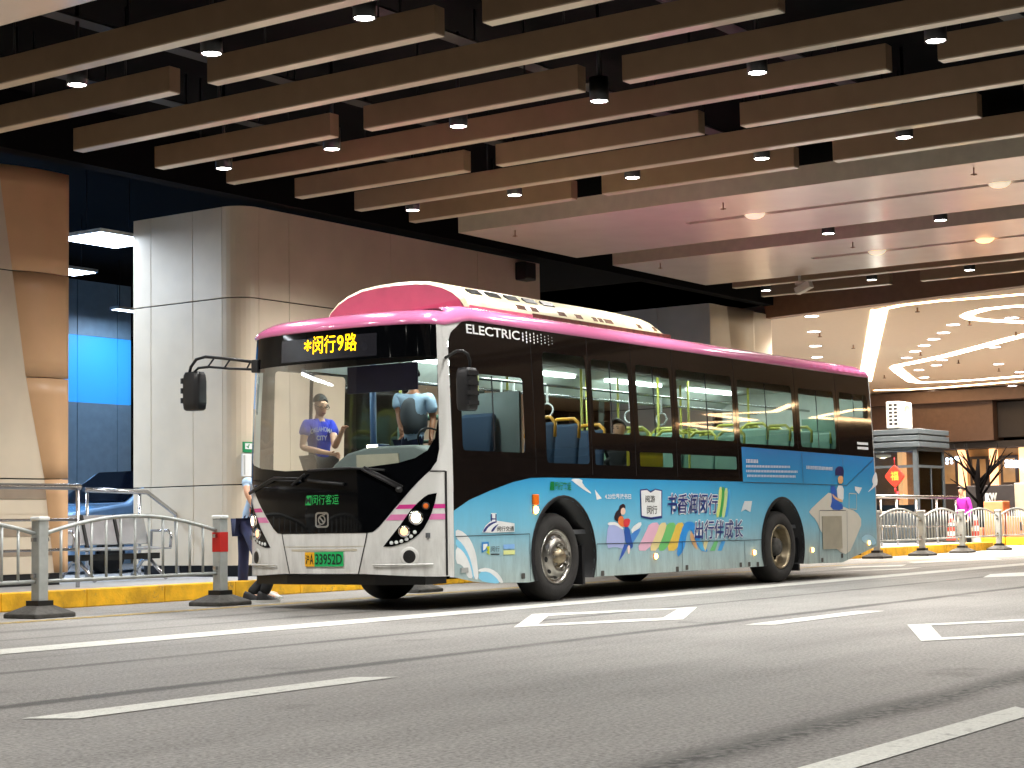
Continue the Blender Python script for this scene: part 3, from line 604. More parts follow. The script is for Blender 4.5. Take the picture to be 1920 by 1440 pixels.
def pf(mb, poly, off, holes=()):   # patch on the front
    V, F = patch(poly, lambda u, z: front(u, z, off), holes, US, ZF); mb.add(V, F, True); return mb
def ps(mb, poly, off, holes=(), fn=side, us=()):
    V, F = patch(poly, lambda x, z: fn(x, z, off), holes, us, ZSD); mb.add(V, F, True); return mb
def fpart(name, poly, off, mat, parent=bus, holes=()): return pf(MB(), poly, off, holes).build(name, mat, parent, fixn=False)
def spart(name, poly, off, mat, parent=bus, holes=(), fn=side): return ps(MB(), poly, off, holes, fn).build(name, mat, parent, fixn=False)
# --- front face
half = [(.985, 2.91), (.986, 2.2), (.985, 1.62), (.975, 1.5), (.945, 1.41), (.72, 1.075), (.60, .91), (.555, .85), (.50, .80), (.445, .79)]
mask = [(-u, z) for u, z in half]+[(u, z) for u, z in half[::-1]]
white = [(1, .34), (1, 2.92), (.985, 2.915)]+half[1:]+[(-u, z) for u, z in half[::-1]][:-1]+[(-.985, 2.915), (-1, 2.92), (-1, .34), (-.40, .375), (.40, .375)]
body = fpart('front_panel', white, 0, 'white')
for s in (-1, 1):
    for (z0, z1, m) in ((1.025, 1.068, 'pstripe'), (.912, .97, 'pstripe2')):
        e = lambda z: np.interp(z, [.79, .91, 1.075, 1.41], [.445, .60, .72, .945])+.012
        fpart('stripe', [(s*e(z0), z0), (s*.9995, z0), (s*.9995, z1), (s*e(z1), z1)], .003, m, body)
clearh = [(.984, 2.57), (.985, 1.95), (.968, 1.73), (.93, 1.61), (.85, 1.535), (.72, 1.49), (.4, 1.45)]
clear = [(-u, z) for u, z in clearh]+[(u, z) for u, z in clearh[::-1]]
mk_ = fpart('windscreen_surround', mask, .004, 'gblack', holes=[clear])
fpart('windscreen', clear, .003, 'wglass')
fpart('display_panel', [(.48, 2.60), (.48, 2.835), (-.55, 2.83), (-.55, 2.595)], .007, P('display_dark', (30, 30, 36), .25), mk_)
mb = MB(); put_text(mb, '*', (.205, 2.70, .125, 2.82), lambda a, b: front(a, b, .011), .01); put_text(mb, '闵行', (.105, 2.662, -.14, 2.85), lambda a, b: front(a, b, .011), .002); put_text(mb, '9', (-.158, 2.675, -.225, 2.835), lambda a, b: front(a, b, .011), .01); put_text(mb, '路', (-.24, 2.662, -.36, 2.85), lambda a, b: front(a, b, .011), .002)
led = mb.build('route_text', 'led', mk_, fixn=False)
# seams
def seam(pts, wd, off, mat='black', fn=front, parent=body, name='seam'):
    mb = MB()
    for (a, b) in zip(pts[:-1], pts[1:]):
        d = Vector((b[0]-a[0], b[1]-a[1])).normalized(); nn = Vector((-d.y, d.x))*wd/2; n = 8; vs = []
        for i in range(n+1):
            c = (a[0]+(b[0]-a[0])*i/n, a[1]+(b[1]-a[1])*i/n); vs += [fn(c[0]+nn.x, c[1]+nn.y, off), fn(c[0]-nn.x, c[1]-nn.y, off)]
        mb.add(vs, [(2*i, 2*i+1, 2*i+3, 2*i+2) for i in range(n)])
    return mb.build(name, mat, parent, fixn=False)
for s in (-1, 1):
    seam([(s*.445, .79), (s*.43, .70), (s*.36, .376)], .010, .003); seam([(s*.94, 1.40), (s*.9985, 1.40)], .012, .004)
    seam([(s*.9985, 1.40), (s*.9985, .35)], .0022, .004)
seam([(-.43, .655), (.43, .655)], .006, .003, 'fascia'); seam([(-.35, .618), (.335, .618)], .022, .003, 'fascia')
for s in (-1, 1):   # bumper ridge
    V, F = patch([(s*.5, .452), (s*.95, .452), (s*.95, .478), (s*.5, .472)], lambda u, z: front(u, z, .004+.022*max(0, math.sin((z-.452)/.026*math.pi))), (), US, (.458, .464, .47)); MB().add(V, F, True).build('bumper_ridge', 'white', body, fixn=False)
MB().prism([(-1.15, 13.98), (-.6, 13.86), (.6, 13.86), (1.15, 13.98), (1.1, 14.4), (-1.1, 14.4)], .26, .36, lambda a, b, c: (b, YC+a, c)).build('underbody_lip', 'canblk', bus)
MB().box((14.3, YN+.2, .3), (24.8, YF-.2, .62)).build('chassis', 'dark', bus)
# headlamps
hlp = [(.973, 1.18), (.93, 1.165), (.905, 1.14), (.86, 1.08), (.812, 1.008), (.73, .86), (.59, .648), (.66, .648), (.715, .663), (.78, .69), (.829, .724), (.87, .77), (.902, .829), (.93, .91), (.949, .988), (.965, 1.09)]
for s in (1, -1):
    h = fpart('headlight', [(s*u, z) for u, z in hlp], .006, 'gblack'); 
    def disc(u, z, r, m, name, rim='chrome', dep=.014):
        c, n = Vector(front(s*u, z, .007)), fnormal(s*u, z)
        MB().mat(rim).lathe(c, n, [(r*1.08, 0), (r*1.1, dep), (r*.74, dep)], 24).mat(m).lathe(c, n, [(r*.74, dep*.9), (r*.5, dep*1.25), (.001, dep*1.4)], 24).build(name, None, h)
    disc(.852, .935, .068, 'hl', 'main_lamp'); disc(.765, .80, .056, 'hl2', 'dipped_lamp'); disc(.915, 1.05, .036, 'amber', 'indicator', 'black')
    for (u, z) in ((.662, .685), (.702, .69), (.742, .70), (.782, .72), (.815, .748), (.842, .79)): disc(u, z, .017, 'artw', 'running_light', 'artw', .006)
    c, n = Vector(front(s*.80, .545, .0)), fnormal(s*.80, .545)
    MB().mat('white').lathe(c, n, [(.10, 0), (.085, .012), (.062, .008)], 24).mat('canblk').lathe(c, n, [(.066, .010), (.05, .014), (.001, .016)], 24).build('fog_lamp', None, bus)
    la = bpy.data.lights.new('headlamp_beam', 'SPOT'); la.energy = 25; la.spot_size = R(70); la.spot_blend = 1; la.shadow_soft_size = .06; la.color = (1, .88, .72)
    lo = bpy.data.objects.new('headlamp_beam', la); COL.objects.link(lo); lo.parent = h; q = Vector(front(s*.852, .935, .06)); lo.location = q-wloc(h); lo.rotation_euler = (R(80), 0, R(90))
# plate, emblem and operator lettering
pl = fpart('number_plate', [(.18, .45), (.18, .598), (-.22, .602), (-.22, .452)], .012, 'plateg')
fpart('plate_field', [(.18, .45), (.18, .598), (.078, .599), (.078, .451)], .0125, 'platey', pl)
mb = MB(); f2 = lambda a, b: front(a, b, .0155)
put_text(mb, '沪', (.172, .475, .132, .575), f2, .01); put_text(mb, 'A', (.125, .472, .087, .577), f2, .01)
put_text(mb, '33952D', (.066, .472, -.207, .58), f2, .012)
mb.build('plate_text', 'ink', pl, fixn=False)
e1_ = pf(MB(), rrect(-.072, .85, .068, 1.01, .03), .008).build('emblem', 'chrome', bus, fixn=False)
pf(MB(), rrect(-.056, .867, .052, .993, .022), .0095).build('emblem_field', 'gblack', e1_, fixn=False)
mb = MB()
pf(mb, circ(-.002, .93, .040, .050), .011, [circ(-.002, .93, .028, .038)]); pf(mb, [(.032, .955), (.02, .972), (-.004, .94), (-.03, .912), (-.02, .89), (.002, .925)], .0115); pf(mb, [(-.05, .995), (.0, .985), (-.03, .975)], .0115); pf(mb, [(.045, .87), (.0, .875), (.02, .885)], .0115)
mb.build('emblem_mark', 'chrome', e1_, fixn=False)
lg = MB(); pf(lg, [(.176, 1.085), (.166, 1.165), (.155, 1.185), (.105, 1.185), (.11, 1.085)], .008); put_text(lg, '闵行客运', (.098, 1.088, -.177, 1.19), lambda a, b: front(a, b, .008), .0)
lgo = lg.build('operator_lettering', 'lgreen', mk_, fixn=False)
mb = MB(); put_text(mb, 'M', (.168, 1.10, .115, 1.168), lambda a, b: front(a, b, .0095), .02); mb.build('letter_mark', 'ink', lgo, fixn=False)
# wipers
def fl(pts, off): return [front(u, z, off) for u, z in pts]
wp = MB().tube(fl([(.90, 1.24), (.80, 1.27), (.52, 1.385), (.20, 1.365)], .03), .014, 8).tube(fl([(.9, 1.225), (.52, 1.36), (.2, 1.335)], .03), .01, 8).build('wiper', 'black', bus)
MB().tube(fl([(.30, 1.30), (.19, 1.385), (.16, 1.41)], .04), .012, 8).tube(fl([(.13, 1.345), (-.05, 1.315), (-.24, 1.29)], .03), .016, 8).build('blade', 'black', wp)
wp = MB().tube(fl([(-.733, 1.24), (-.42, 1.44)], .035), .018, 8).tube(fl([(-.76, 1.25), (-.44, 1.46)], .035), .012, 8).build('wiper', 'black', bus)
MB().tube(fl([(-.62, 1.42), (-.30, 1.455), (.12, 1.445)], .035), .012, 8).build('blade', 'black', wp); MB().lathe(front(-.735, 1.22, .0), fnormal(-.73, 1.2), [(.03, 0), (.03, .06), (.001, .07)], 12).build('pivot', 'black', wp)
# --- near side
def arch(cx, r, n=20, cz=.505): 
    a = math.asin((.235-cz)/r); t0, t1 = math.pi-a, a; return [(cx+r*math.cos(t0+(t1-t0)*k/n), cz+r*math.sin(t0+(t1-t0)*k/n)) for k in range(n+1)]
blue = [(14.272, .325), (14.6, .27), (14.9, .245), (15.6, .225)]+arch(16.305, .625)+[(17.0, .24), (21.0, .235)]+arch(21.75, .625)+[(22.5, .23), (23.67, .215), (24.15, .30), (24.94, .43), (24.94, 1.775), (20.62, 1.82), (20.62, 1.36), (16.01, 1.36), (15.67, 1.35), (15.32, 1.30), (14.92, 1.21), (14.54, 1.11), (14.272, 1.0)]
skym = ramp_z('art_sky', [(.22, (176, 192, 188)), (.5, (160, 190, 196)), (.85, (120, 188, 214)), (1.2, (76, 168, 210)), (1.4, (42, 146, 200)), (1.85, (10, 118, 190))])
grime(skym, .22, 1.0, .5)
lowp = spart('lower_panel', blue, 0, skym)
Wn = [('side_window', 16.0, 1.52, 16.87, 2.75, 0), ('side_window', 17.0, 1.885, 17.81, 2.74, .5), ('side_window', 18.0, 1.885, 18.80, 2.74, .5), ('side_window', 18.98, 1.885, 20.43, 2.74, .52), ('side_window', 20.6, 1.865, 22.21, 2.71, .5),
      ('side_window', 22.44, 1.865, 23.6, 2.70, .5), ('side_window', 23.81, 2.355, 24.82, 2.71, .5), ('driver_window', 14.45, 1.62, 15.58, 2.43, .5),
      ('lower_window', 17.0, 1.515, 17.76, 1.69, 0), ('lower_window', 18.0, 1.515, 18.78, 1.685, 0), ('lower_window', 18.99, 1.515, 20.46, 1.68, 0)]
blk = [(14.272, 1.0), (14.272, 2.72), (14.33, 2.83), (14.60, 3.0), (24.93, 3.0), (24.93, 1.775), (20.62, 1.82), (20.62, 1.36), (16.01, 1.36), (15.67, 1.35), (15.32, 1.30), (14.92, 1.21), (14.54, 1.11)]
holes = [rrect(x0, z0, x1, z1, .05 if z1-z0 > .3 else .025) for _, x0, z0, x1, z1, _m in Wn]
upp = spart('upper_panel', blk, .003, 'sideblack', holes=holes)
inn = MB()
for (nm, x0, z0, x1, z1, mu) in Wn:
    g = spart(nm, rrect(x0, z0, x1, z1, .05 if z1-z0 > .3 else .025), -.004, 'glass')
    if mu:
        xm = x0+(x1-x0)*mu; ps(MB(), [(xm-.012, z0+.01), (xm+.012, z0+.01), (xm+.012, z1-.01), (xm-.012, z1-.01)], .0).build('mullion', 'black', g, fixn=False)
# shallow black seams between panels of the glazing
for x in (15.78, 16.93, 17.9, 18.89, 20.52, 22.33, 23.7): seam([(x, 1.4 if x < 20.6 else 1.84), (x, 2.99)], .008, .0045, 'black', side, upp)
# white A pillar and rear corner
spart('corner_post', [(14.19, .33), (14.268, .325), (14.268, 2.72), (14.33, 2.835), (14.60, 3.005), (14.19, 2.93)], 0.001, 'white')
mb = MB(); n = 6; vs = []
zs_ = [.42, .9, 1.3, 1.7, 2.1, 2.5, 2.8, 3.0]
for z in zs_:
    for k in range(n+1):
        t = R(90*k/n); vs.append((24.945+.16*math.sin(t), YN+tumble(z)+.16*(1-math.cos(t)), z))
    vs.append((25.1, YC, z))
for r_ in range(len(zs_)-1):
    for k in range(n+1): vs_ = None; mb.f.append([r_*(n+2)+k, r_*(n+2)+k+1, (r_+1)*(n+2)+k+1, (r_+1)*(n+2)+k]); mb.mi.append(0); mb.sf.append(True)
mb.v = vs; mb.build('rear_corner', 'white', bus)
MB().box((25.0, YN+.3, .42), (25.105, YF-.02, 3.0)).build('rear_panel', 'white', bus, bevel=.02)
# dark engine panel labels
mb = MB(); ps(mb, [(24.35, 1.95), (24.75, 1.95), (24.75, 1.99), (24.35, 1.99)], .006); ps(mb, [(24.35, 1.88), (24.75, 1.88), (24.75, 1.92), (24.35, 1.92)], .006); mb.build('notice_label', 'label', upp, fixn=False)
# ELECTRIC lettering and dots
mb = MB(); put_text(mb, 'ELECTRIC', (14.6, 2.845, 15.58, 2.945), lambda a, b: side(a, b, .006), .02)
mb.build('lettering', 'artw', upp, fixn=False); mb = MB()
for i in range(9):
    for k in range(4):
        r = .0158*(1-i/13)*(1 if k < 3 or i % 2 else .0)
        if r > 0: ps(MB(), circ(15.64+i*.072, 2.855+k*.034-(.017 if i % 2 else 0), r, r, 10), .006).build('dot', 'artw', upp, fixn=False)
# --- artwork on the lower panel: pieces given by measured picture points
def z4(x, y): return SD(820+x/4, 860+y/4)
def z5(x, y): return SD(1180+x/4, 860+y/4)
AO = [.0015]
def art(pts, mat, name='artwork', off=None, smooth=1):
    AO[0] += .00012
    q = [p for p in pts]
    for _ in range(smooth):
        r_ = []
        for i in range(len(q)):
            a, b = q[i], q[(i+1) % len(q)]; r_ += [(a[0]*.75+b[0]*.25, a[1]*.75+b[1]*.25), (a[0]*.25+b[0]*.75, a[1]*.25+b[1]*.75)]
        q = r_
    if isinstance(mat, tuple):
        k = 'art_%d_%d_%d' % mat; M.setdefault(k, P(k, mat, .28, coat=.3, var=.03)); mat = k
    return ps(MB(), q, off or AO[0]).build(name, mat, lowp, fixn=False)
wv = 'artw'
art([z4(*p) for p in ((137, 525), (200, 552), (252, 612), (290, 712), (303, 820), (307, 908), (276, 902), (262, 810), (235, 720), (190, 640), (137, 592))], wv, 'white_wave')
art([z4(*p) for p in ((137, 655), (190, 690), (232, 760), (256, 840), (266, 900), (225, 893), (205, 830), (180, 795), (137, 785))], wv, 'white_wave')
art([z4(*p) for p in ((305, 830), (370, 815), (440, 845), (478, 890), (497, 932), (470, 934), (440, 890), (380, 845), (310, 850))], wv, 'white_wave')
art([z4(*p) for p in ((310, 850), (380, 845), (440, 890), (470, 934), (420, 937), (310, 915))], (128, 198, 228), 'blue_wave')
art([z4(*p) for p in ((137, 592), (190, 640), (235, 720), (262, 810), (276, 902), (266, 900), (256, 840), (232, 760), (190, 690), (137, 655))], (128, 198, 228), 'blue_wave')
art([z4(*p) for p in ((990, 150), (1088, 152), (1085, 190), (1170, 272), (1100, 235), (1040, 190))], wv, 'white_page'); art([z4(*p) for p in ((1180, 232), (1232, 298), (1195, 308))], wv, 'paper_plane', smooth=0)
# rainbow ribbon
for (a, b, c, d, col) in ((1590, 1668, 1582, 1490, (226, 178, 198)), (1668, 1722, 1650, 1582, (226, 208, 150)), (1722, 1792, 1712, 1645, (108, 186, 110)), (1792, 1850, 1795, 1712, (224, 190, 84))):
    art([z4(a, 482), z4(b, 478), z4((b+c)/2+18, 560), z4(c, 690), z4(d, 690), z4((a+d)/2+18, 560)], col, 'rainbow_band')
art([z4(*p) for p in ((1850, 480), (1895, 468), (1940, 490), (1980, 640), (2040, 700), (1960, 690), (1905, 520), (1870, 560), (1850, 690), (1790, 750), (1810, 600))], (46, 140, 214), 'rainbow_band')
art([z4(*p) for p in ((1905, 530), (1960, 690), (1920, 660), (1890, 580))], (208, 166, 120), 'rainbow_band')
for (x0, x1, y0, y1, col) in ((664, 686, 212, 440, (214, 226, 130)), (686, 706, 212, 440, (60, 160, 84)), (706, 730, 220, 440, (196, 220, 150)), (730, 748, 230, 435, (60, 150, 214))):
    art([z5(x0+8, y0), z5(x1+8, y0), z5(x1+2, (y0+y1)/2), z5(x1-14, y1), z5(x0-18, y1), z5(x0+2, (y0+y1)/2)], col, 'rainbow_band')
for (x0, x1, x2, x3, col) in ((560, 590, 570, 545, (214, 204, 150)), (640, 668, 640, 600, (108, 186, 120)), (690, 720, 690, 660, (70, 156, 216)), (500, 540, 565, 540, (80, 170, 214))):
    art([z5(x0, 615), z5(x1, 615), z5(x2, 690), z5(x3, 690)], col, 'rainbow_band', smooth=0)
# reading girl on the open book
art([z4(*p) for p in ((1278, 482), (1330, 478), (1395, 520), (1405, 600), (1400, 680), (1330, 660), (1262, 678))], (168, 178, 222), 'open_book'); art([z4(*p) for p in ((1278, 476), (1340, 474), (1395, 518), (1390, 535), (1335, 495), (1275, 500))], wv, 'open_book')
art([z4(*p) for p in ((1450, 520), (1525, 466), (1530, 505), (1460, 570))], wv, 'open_book'); art([z4(*p) for p in ((1450, 560), (1532, 510), (1500, 580), (1450, 650), (1440, 620))], (70, 130, 200), 'open_book')
art([z4(*p) for p in ((1400, 640), (1430, 650), (1395, 720), (1358, 770), (1380, 700))], (54, 92, 178), 'book_spine', smooth=0)
art([z4(*p) for p in ((1365, 350), (1395, 336), (1412, 360), (1400, 390), (1375, 400), (1380, 440), (1350, 478), (1320, 450), (1335, 400), (1360, 380))], (46, 36, 44), 'girl_hair'); art([z4(*p) for p in ((1376, 372), (1402, 366), (1412, 400), (1395, 424), (1372, 415))], (236, 200, 178), 'girl_face')
art([z4(*p) for p in ((1360, 430), (1395, 430), (1402, 510), (1380, 512), (1350, 485))], (222, 120, 66), 'girl_top'); art([z4(*p) for p in ((1390, 452), (1448, 448), (1436, 508), (1396, 518))], (206, 60, 66), 'red_book')
art([z4(*p) for p in ((1392, 515), (1440, 512), (1450, 600), (1470, 660), (1440, 680), (1410, 640))], (44, 84, 160), 'girl_jeans'); art([z4(*p) for p in ((1424, 650), (1444, 650), (1440, 715), (1424, 712))], (232, 212, 200), 'girl_legs')
# small square bird and rear boy on flying book
art([z5(*p) for p in ((862, 318), (918, 318), (905, 400), (868, 380), (835, 398), (850, 350))], (214, 222, 224), 'paper_bird', smooth=0)
art([z5(*p) for p in ((1345, 392), (1430, 310), (1510, 238), (1540, 330), (1620, 370), (1700, 395), (1748, 470), (1700, 590), (1640, 725), (1560, 690), (1440, 560), (1400, 460), (1350, 410))], (214, 210, 196), 'flying_book')
art([z5(*p) for p in ((1500, 200), (1545, 205), (1560, 330), (1600, 340), (1598, 388), (1500, 380), (1520, 300))], (34, 92, 180), 'boy_trousers'); art([z5(*p) for p in ((1552, 200), (1606, 196), (1604, 330), (1560, 310))], wv, 'boy_shirt')
art([z5(*p) for p in ((1560, 130), (1604, 128), (1600, 185), (1565, 190))], (230, 176, 120), 'boy_face'); art([z5(*p) for p in ((1540, 120), (1545, 70), (1575, 52), (1606, 70), (1606, 140), (1580, 122), (1555, 128))], (30, 38, 96), 'boy_cap')
art([z5(*p) for p in ((1515, 255), (1545, 290), (1600, 310), (1595, 332), (1530, 300))], (232, 180, 130), 'boy_arm')
art([z5(*p) for p in ((1688, 208), (1742, 218), (1718, 266), (1690, 236))], wv, 'paper_plane', smooth=0)
art([z5(*p) for p in ((1850, 95), (1862, 190), (1835, 215), (1775, 262), (1830, 200), (1815, 165), (1830, 120))], wv, 'white_page'); art([z5(*p) for p in ((1780, 560), (1840, 590), (1850, 650), (1770, 640), (1730, 600))], (160, 206, 226), 'cloud')
def stext(txt, box, mat, off=.0085, bold=.0, name='lettering', ref=None, shear=0, parent=lowp):
    mb = MB(); put_text(mb, txt, box, lambda a, b: side(a, b, off), bold, shear, ref); return mb.build(name, mat, parent, fixn=False)
for t_, b_ in (('书香润闵行', (18.61, .945, 19.90, 1.195)), ('出行伴成长', (19.27, .622, 20.57, .862))):
    stext(t_, b_, 'artw', .0068, .05, 'letter_outline', ref=.012, shear=.12); stext(t_, b_, 'inkb', .0085, .012, shear=.12)
bk = art([SD(*p) for p in ((1199, 918), (1212, 916), (1219, 921), (1228, 916), (1241, 919), (1241, 971), (1220, 974), (1201, 970))], 'inkb', 'book_logo', smooth=0, off=.0064)
art([SD(*p) for p in ((1201, 920), (1212, 918.5), (1219, 924), (1228, 918.5), (1239, 921), (1239, 967), (1220, 970), (1202.5, 967))], 'artw', 'book_page', smooth=0, off=.0068)
a, b = SD(1209, 942), SD(1227, 929); stext('阅游', (a[0], a[1], b[0], b[1]), 'ink', .0085, .01); a, b = SD(1212, 964), SD(1231, 948); stext('闵行', (a[0], a[1], b[0], b[1]), 'ink', .0085, .01)
a, b = SD(1133, 936), SD(1182, 926); stext('4.23世界读书日', (a[0], a[1], b[0], b[1]), 'artw', .0085, .015)
# operator logos near the front
a, b = SD(1030, 919), SD(1070, 904); stext('闵行客运', (a[0]+.1, a[1], b[0], b[1]), P('logo_dark_green', (16, 120, 60), .4), .0085, .02); art([(a[0], a[1]), (a[0]+.02, b[1]), (a[0]+.09, b[1]), (a[0]+.09, a[1])], (16, 120, 60), 'logo_mark', smooth=0)
art([z4(*p) for p in ((332, 552), (360, 500), (395, 470), (400, 408), (440, 408), (442, 465), (575, 485), (575, 548), (400, 556))], wv, 'logo_backing', smooth=0, off=.0064)
art([z4(*p) for p in ((334, 550), (368, 498), (420, 470), (455, 472), (410, 490), (372, 520), (358, 550))], 'inkb', 'bridge_logo', off=.007); art([z4(*p) for p in ((395, 548), (420, 510), (462, 485), (432, 520), (415, 548))], 'inkb', 'bridge_logo', off=.007)
for x in (398, 432): art([z4(x, 415), z4(x+8, 415), z4(x+8, 470), z4(x, 470)], 'inkb', 'bridge_logo', smooth=0, off=.007)
art([z4(398, 448), z4(440, 448), z4(440, 456), z4(398, 456)], 'inkb', 'bridge_logo', smooth=0, off=.0072)
a, b = z4(445, 545), z4(570, 505); stext('闵行交通', (a[0], a[1], b[0], b[1]), 'ink', .0085, .012)
art([z4(*p) for p in ((330, 628), (382, 624), (382, 655), (362, 690), (330, 705))], (20, 120, 190), 'district_logo', smooth=0, off=.0064); art([z4(*p) for p in ((340, 640), (372, 638), (372, 652), (355, 680), (340, 690))], wv, 'district_logo', smooth=0, off=.0068)
art([z4(*p) for p in ((362, 660), (388, 655), (388, 722), (362, 700), (378, 690))], (190, 200, 40), 'district_logo', smooth=0, off=.007)
a, b = z4(398, 698), z4(462, 655); stext('闵行', (a[0], a[1], b[0], b[1]), 'ink', .0085, .0); art([z4(398, 712), z4(462, 712), z4(462, 722), z4(398, 722)], 'ink', 'small_caption', smooth=0, off=.007)
art([z4(492, 645), z4(575, 640), z4(575, 676), z4(492, 678)], (130, 176, 226), 'small_caption', smooth=0, off=.007); art([z4(492, 688), z4(578, 684), z4(578, 718), z4(492, 720)], (214, 222, 150), 'small_caption', smooth=0, off=.007)
# rows of small white print on the rear flaps
def printrow(p0, p1, h, seed):
    a, b = SD(*p0), SD(*p1); rr_ = random.Random(seed); x = a[0]; mb = MB()
    while x < b[0]-.02:
        wd = rr_.choice((.028, .034, .038)); z = a[1]+(b[1]-a[1])*(x-a[0])/(b[0]-a[0])
        for q in range(3): zz = z-h/2+h*q/3+.002; ps(mb, [(x, zz), (x+wd, zz), (x+wd, zz+h*.18), (x, zz+h*.18)], .0085)
        ps(mb, [(x+wd*.4, z-h/2), (x+wd*.62, z-h/2), (x+wd*.62, z+h/2), (x+wd*.4, z+h/2)], .0088); x += wd+.012
    mb.build('small_print', 'artw', lowp, fixn=False)
printrow((1398, 864), (1422, 865), .05, 1)
for k, (y, x0, x1) in enumerate(((874, 1398, 1482), (883, 1398, 1495), (892, 1400, 1490))): printrow((x0, y), (x1, y+1.5), .032, k+2)
printrow((1511, 876), (1560, 879), .05, 9)
# panel seams on the lower side
sm = lambda pts, w=.009: seam(pts, w, .0035 if 0 else .009, P('seam_dark', (36, 52, 60), .6) if 'seamd' not in M else M['seamd'], side, lowp)
M['seamd'] = P('seam_dark', (36, 52, 60), .6)
for q in ([(853, 1006), (992, 1001)], [(992, 1001), (994, 1090)], [(1118, 1020), (1276, 1016)], [(1118, 1020), (1117, 1080)], [(1278, 1015), (1279, 1072)], [(1395, 1015), (1396, 1063)], [(1391, 904), (1586, 910)], [(1586, 910), (1636, 862)], [(1502, 850), (1505, 906)], [(1579, 857), (1580, 908)], [(1536, 957), (1585, 957)], [(1535, 957), (1535, 1055)], [(1587, 957), (1588, 1048)], [(1276, 1016), (1430, 1012)]):
    sm([SD(*p) for p in q])
for (px, py) in ((980, 1080), (1129, 1075), (1269, 1067), (1287, 1064), (1388, 1059), (1404, 1058), (1420, 1058), (1541, 1050), (1578, 1042)):
    x, z = SD(px, py); ps(MB(), rrect(x-.035, z-.03, x+.035, z+.03, .008), .0085).build('latch', 'galvd', lowp, fixn=False)
x, z = SD(870, 1070); MB().box((x-.06, YN-.012, z-.02), (x+.06, YN-.002, z+.03)).build('tow_cover', 'galv', lowp)
# grille mesh and flap
mb = MB(); gx0, gx1, gz0, gz1 = 23.0, 23.66, .42, .89
g = ps(MB(), [(gx0, gz0), (gx1, gz0), (gx1, gz1), (gx0, gz1)], .0075).build('grille', 'canblk', lowp, fixn=False)
mb = MB()
for i in range(22): xx = gx0+.015+(gx1-gx0-.03)*i/21; mb.box((xx-.006, YN-.02, gz0), (xx+.006, YN-.009, gz1))
mb.build('grille_slats', 'fascia', g)
seam([SD(1591, 925), SD(1605, 926), SD(1605, 955), SD(1591, 954), SD(1591, 925)], .012, .009, 'fascia', side, lowp, 'flap_outline')
# side marker lamps
for (px, py, m, r) in ((1003, 956, 'mark', .045), (1228, 1043, 'mark', .035), (1413, 1036, 'mark', .035), (1522, 1031, 'mark', .035), (1628, 1018, 'mark', .035)):
    x, z = SD(px, py); MB().mat('amber').box((x-r*1.1, YN-.012, z-r*.8), (x+r*1.1, YN-.001, z+r*.8)).mat(m).lathe((x, YN-.012, z), (0, -1, 0), [(r, 0), (r*.8, .015), (.001, .02)], 16).build('marker_lamp', None, bus)
x, z = SD(1002, 937); MB().box((x-.055, YN-.03, z-.055), (x+.055, YN-.001, z+.06)).build('indicator', 'amber', bus, bevel=.012)
# --- wheels and arches
def wheel(cx, front_, near=True):
    s = -1 if near else 1; y0 = YN+.03 if near else YF-.03; cz = .485; ax = (0, s, 0)
    o = Vector((cx, y0, cz))
    ty = MB().lathe(o, ax, [(.30, -.02), (.32, .008), (.38, .014), (.44, .006), (.47, -.02), (.485, -.06), (.485, -.25), (.46, -.29), (.32, -.29)], 56).build('tyre', 'rubber', None if False else whl)
    if front_:
        MB().mat('alu').lathe(o, ax, [(.305, -.02), (.30, .0), (.285, .004), (.27, -.02), (.255, -.035), (.20, .03), (.17, .045), (.15, .05), (.148, .02), (.001, .015)], 48); mb = MB().mat('alu').lathe(o, ax, [(.305, -.02), (.30, .0), (.285, .004), (.27, -.02), (.255, -.035), (.20, .03), (.17, .045), (.15, .05), (.148, .02), (.001, .015)], 48).mat('canblk')
        for k in range(10):
            t = 2*math.pi*k/10+.1; c = o+Vector((math.cos(t)*.226, s*.0058, math.sin(t)*.226)); a = Vector((math.cos(t), s*-1.18*1, math.sin(t))).normalized()
            d = Vector((math.cos(t), 0, math.sin(t))); tq = Vector((-math.sin(t), 0, math.cos(t))); nrm = Vector((d.x*.76, s*.65, d.z*.76)); rad = (d*.65-Vector((0, s*.76, 0)))
            pts = [c+nrm*.012+(tq*math.cos(q)*.032+rad*math.sin(q)*.02) for q in [2*math.pi*j/14 for j in range(14)]]; mb.add(pts, [tuple(range(14))], False)
        mb.build('rim', None, whl, fixn=False)
        mb = MB().mat('alu')
        for k in range(10): t = 2*math.pi*k/10; c = o+Vector((math.cos(t)*.135, s*.02, math.sin(t)*.135)); mb.lathe(c, ax, [(.017, 0), (.017, .04), (.011, .055), (.001, .055)], 6, False)
        mb.mat('rustrim').lathe(o, ax, [(.115, .015), (.10, .03), (.085, .06), (.06, .085), (.001, .09)], 20)
        mb.build('hub_nuts', None, whl)
    else:
        MB().mat('rustrim').lathe(o, ax, [(.305, -.02), (.30, .004), (.285, .004), (.275, -.03), (.262, -.13), (.24, -.17), (.13, -.18)], 48).mat('galvd').lathe(o, ax, [(.13, -.18), (.12, -.05), (.09, -.02), (.001, -.015)], 28).build('rim', None, whl)
        mb = MB().mat('galvd')
        for k in range(10): t = 2*math.pi*k/10; c = o+Vector((math.cos(t)*.165, -s*.18, math.sin(t)*.165)); mb.lathe(c, ax, [(.017, 0), (.017, .04), (.001, .05)], 6, False)
        mb.build('hub_nuts', None, whl)
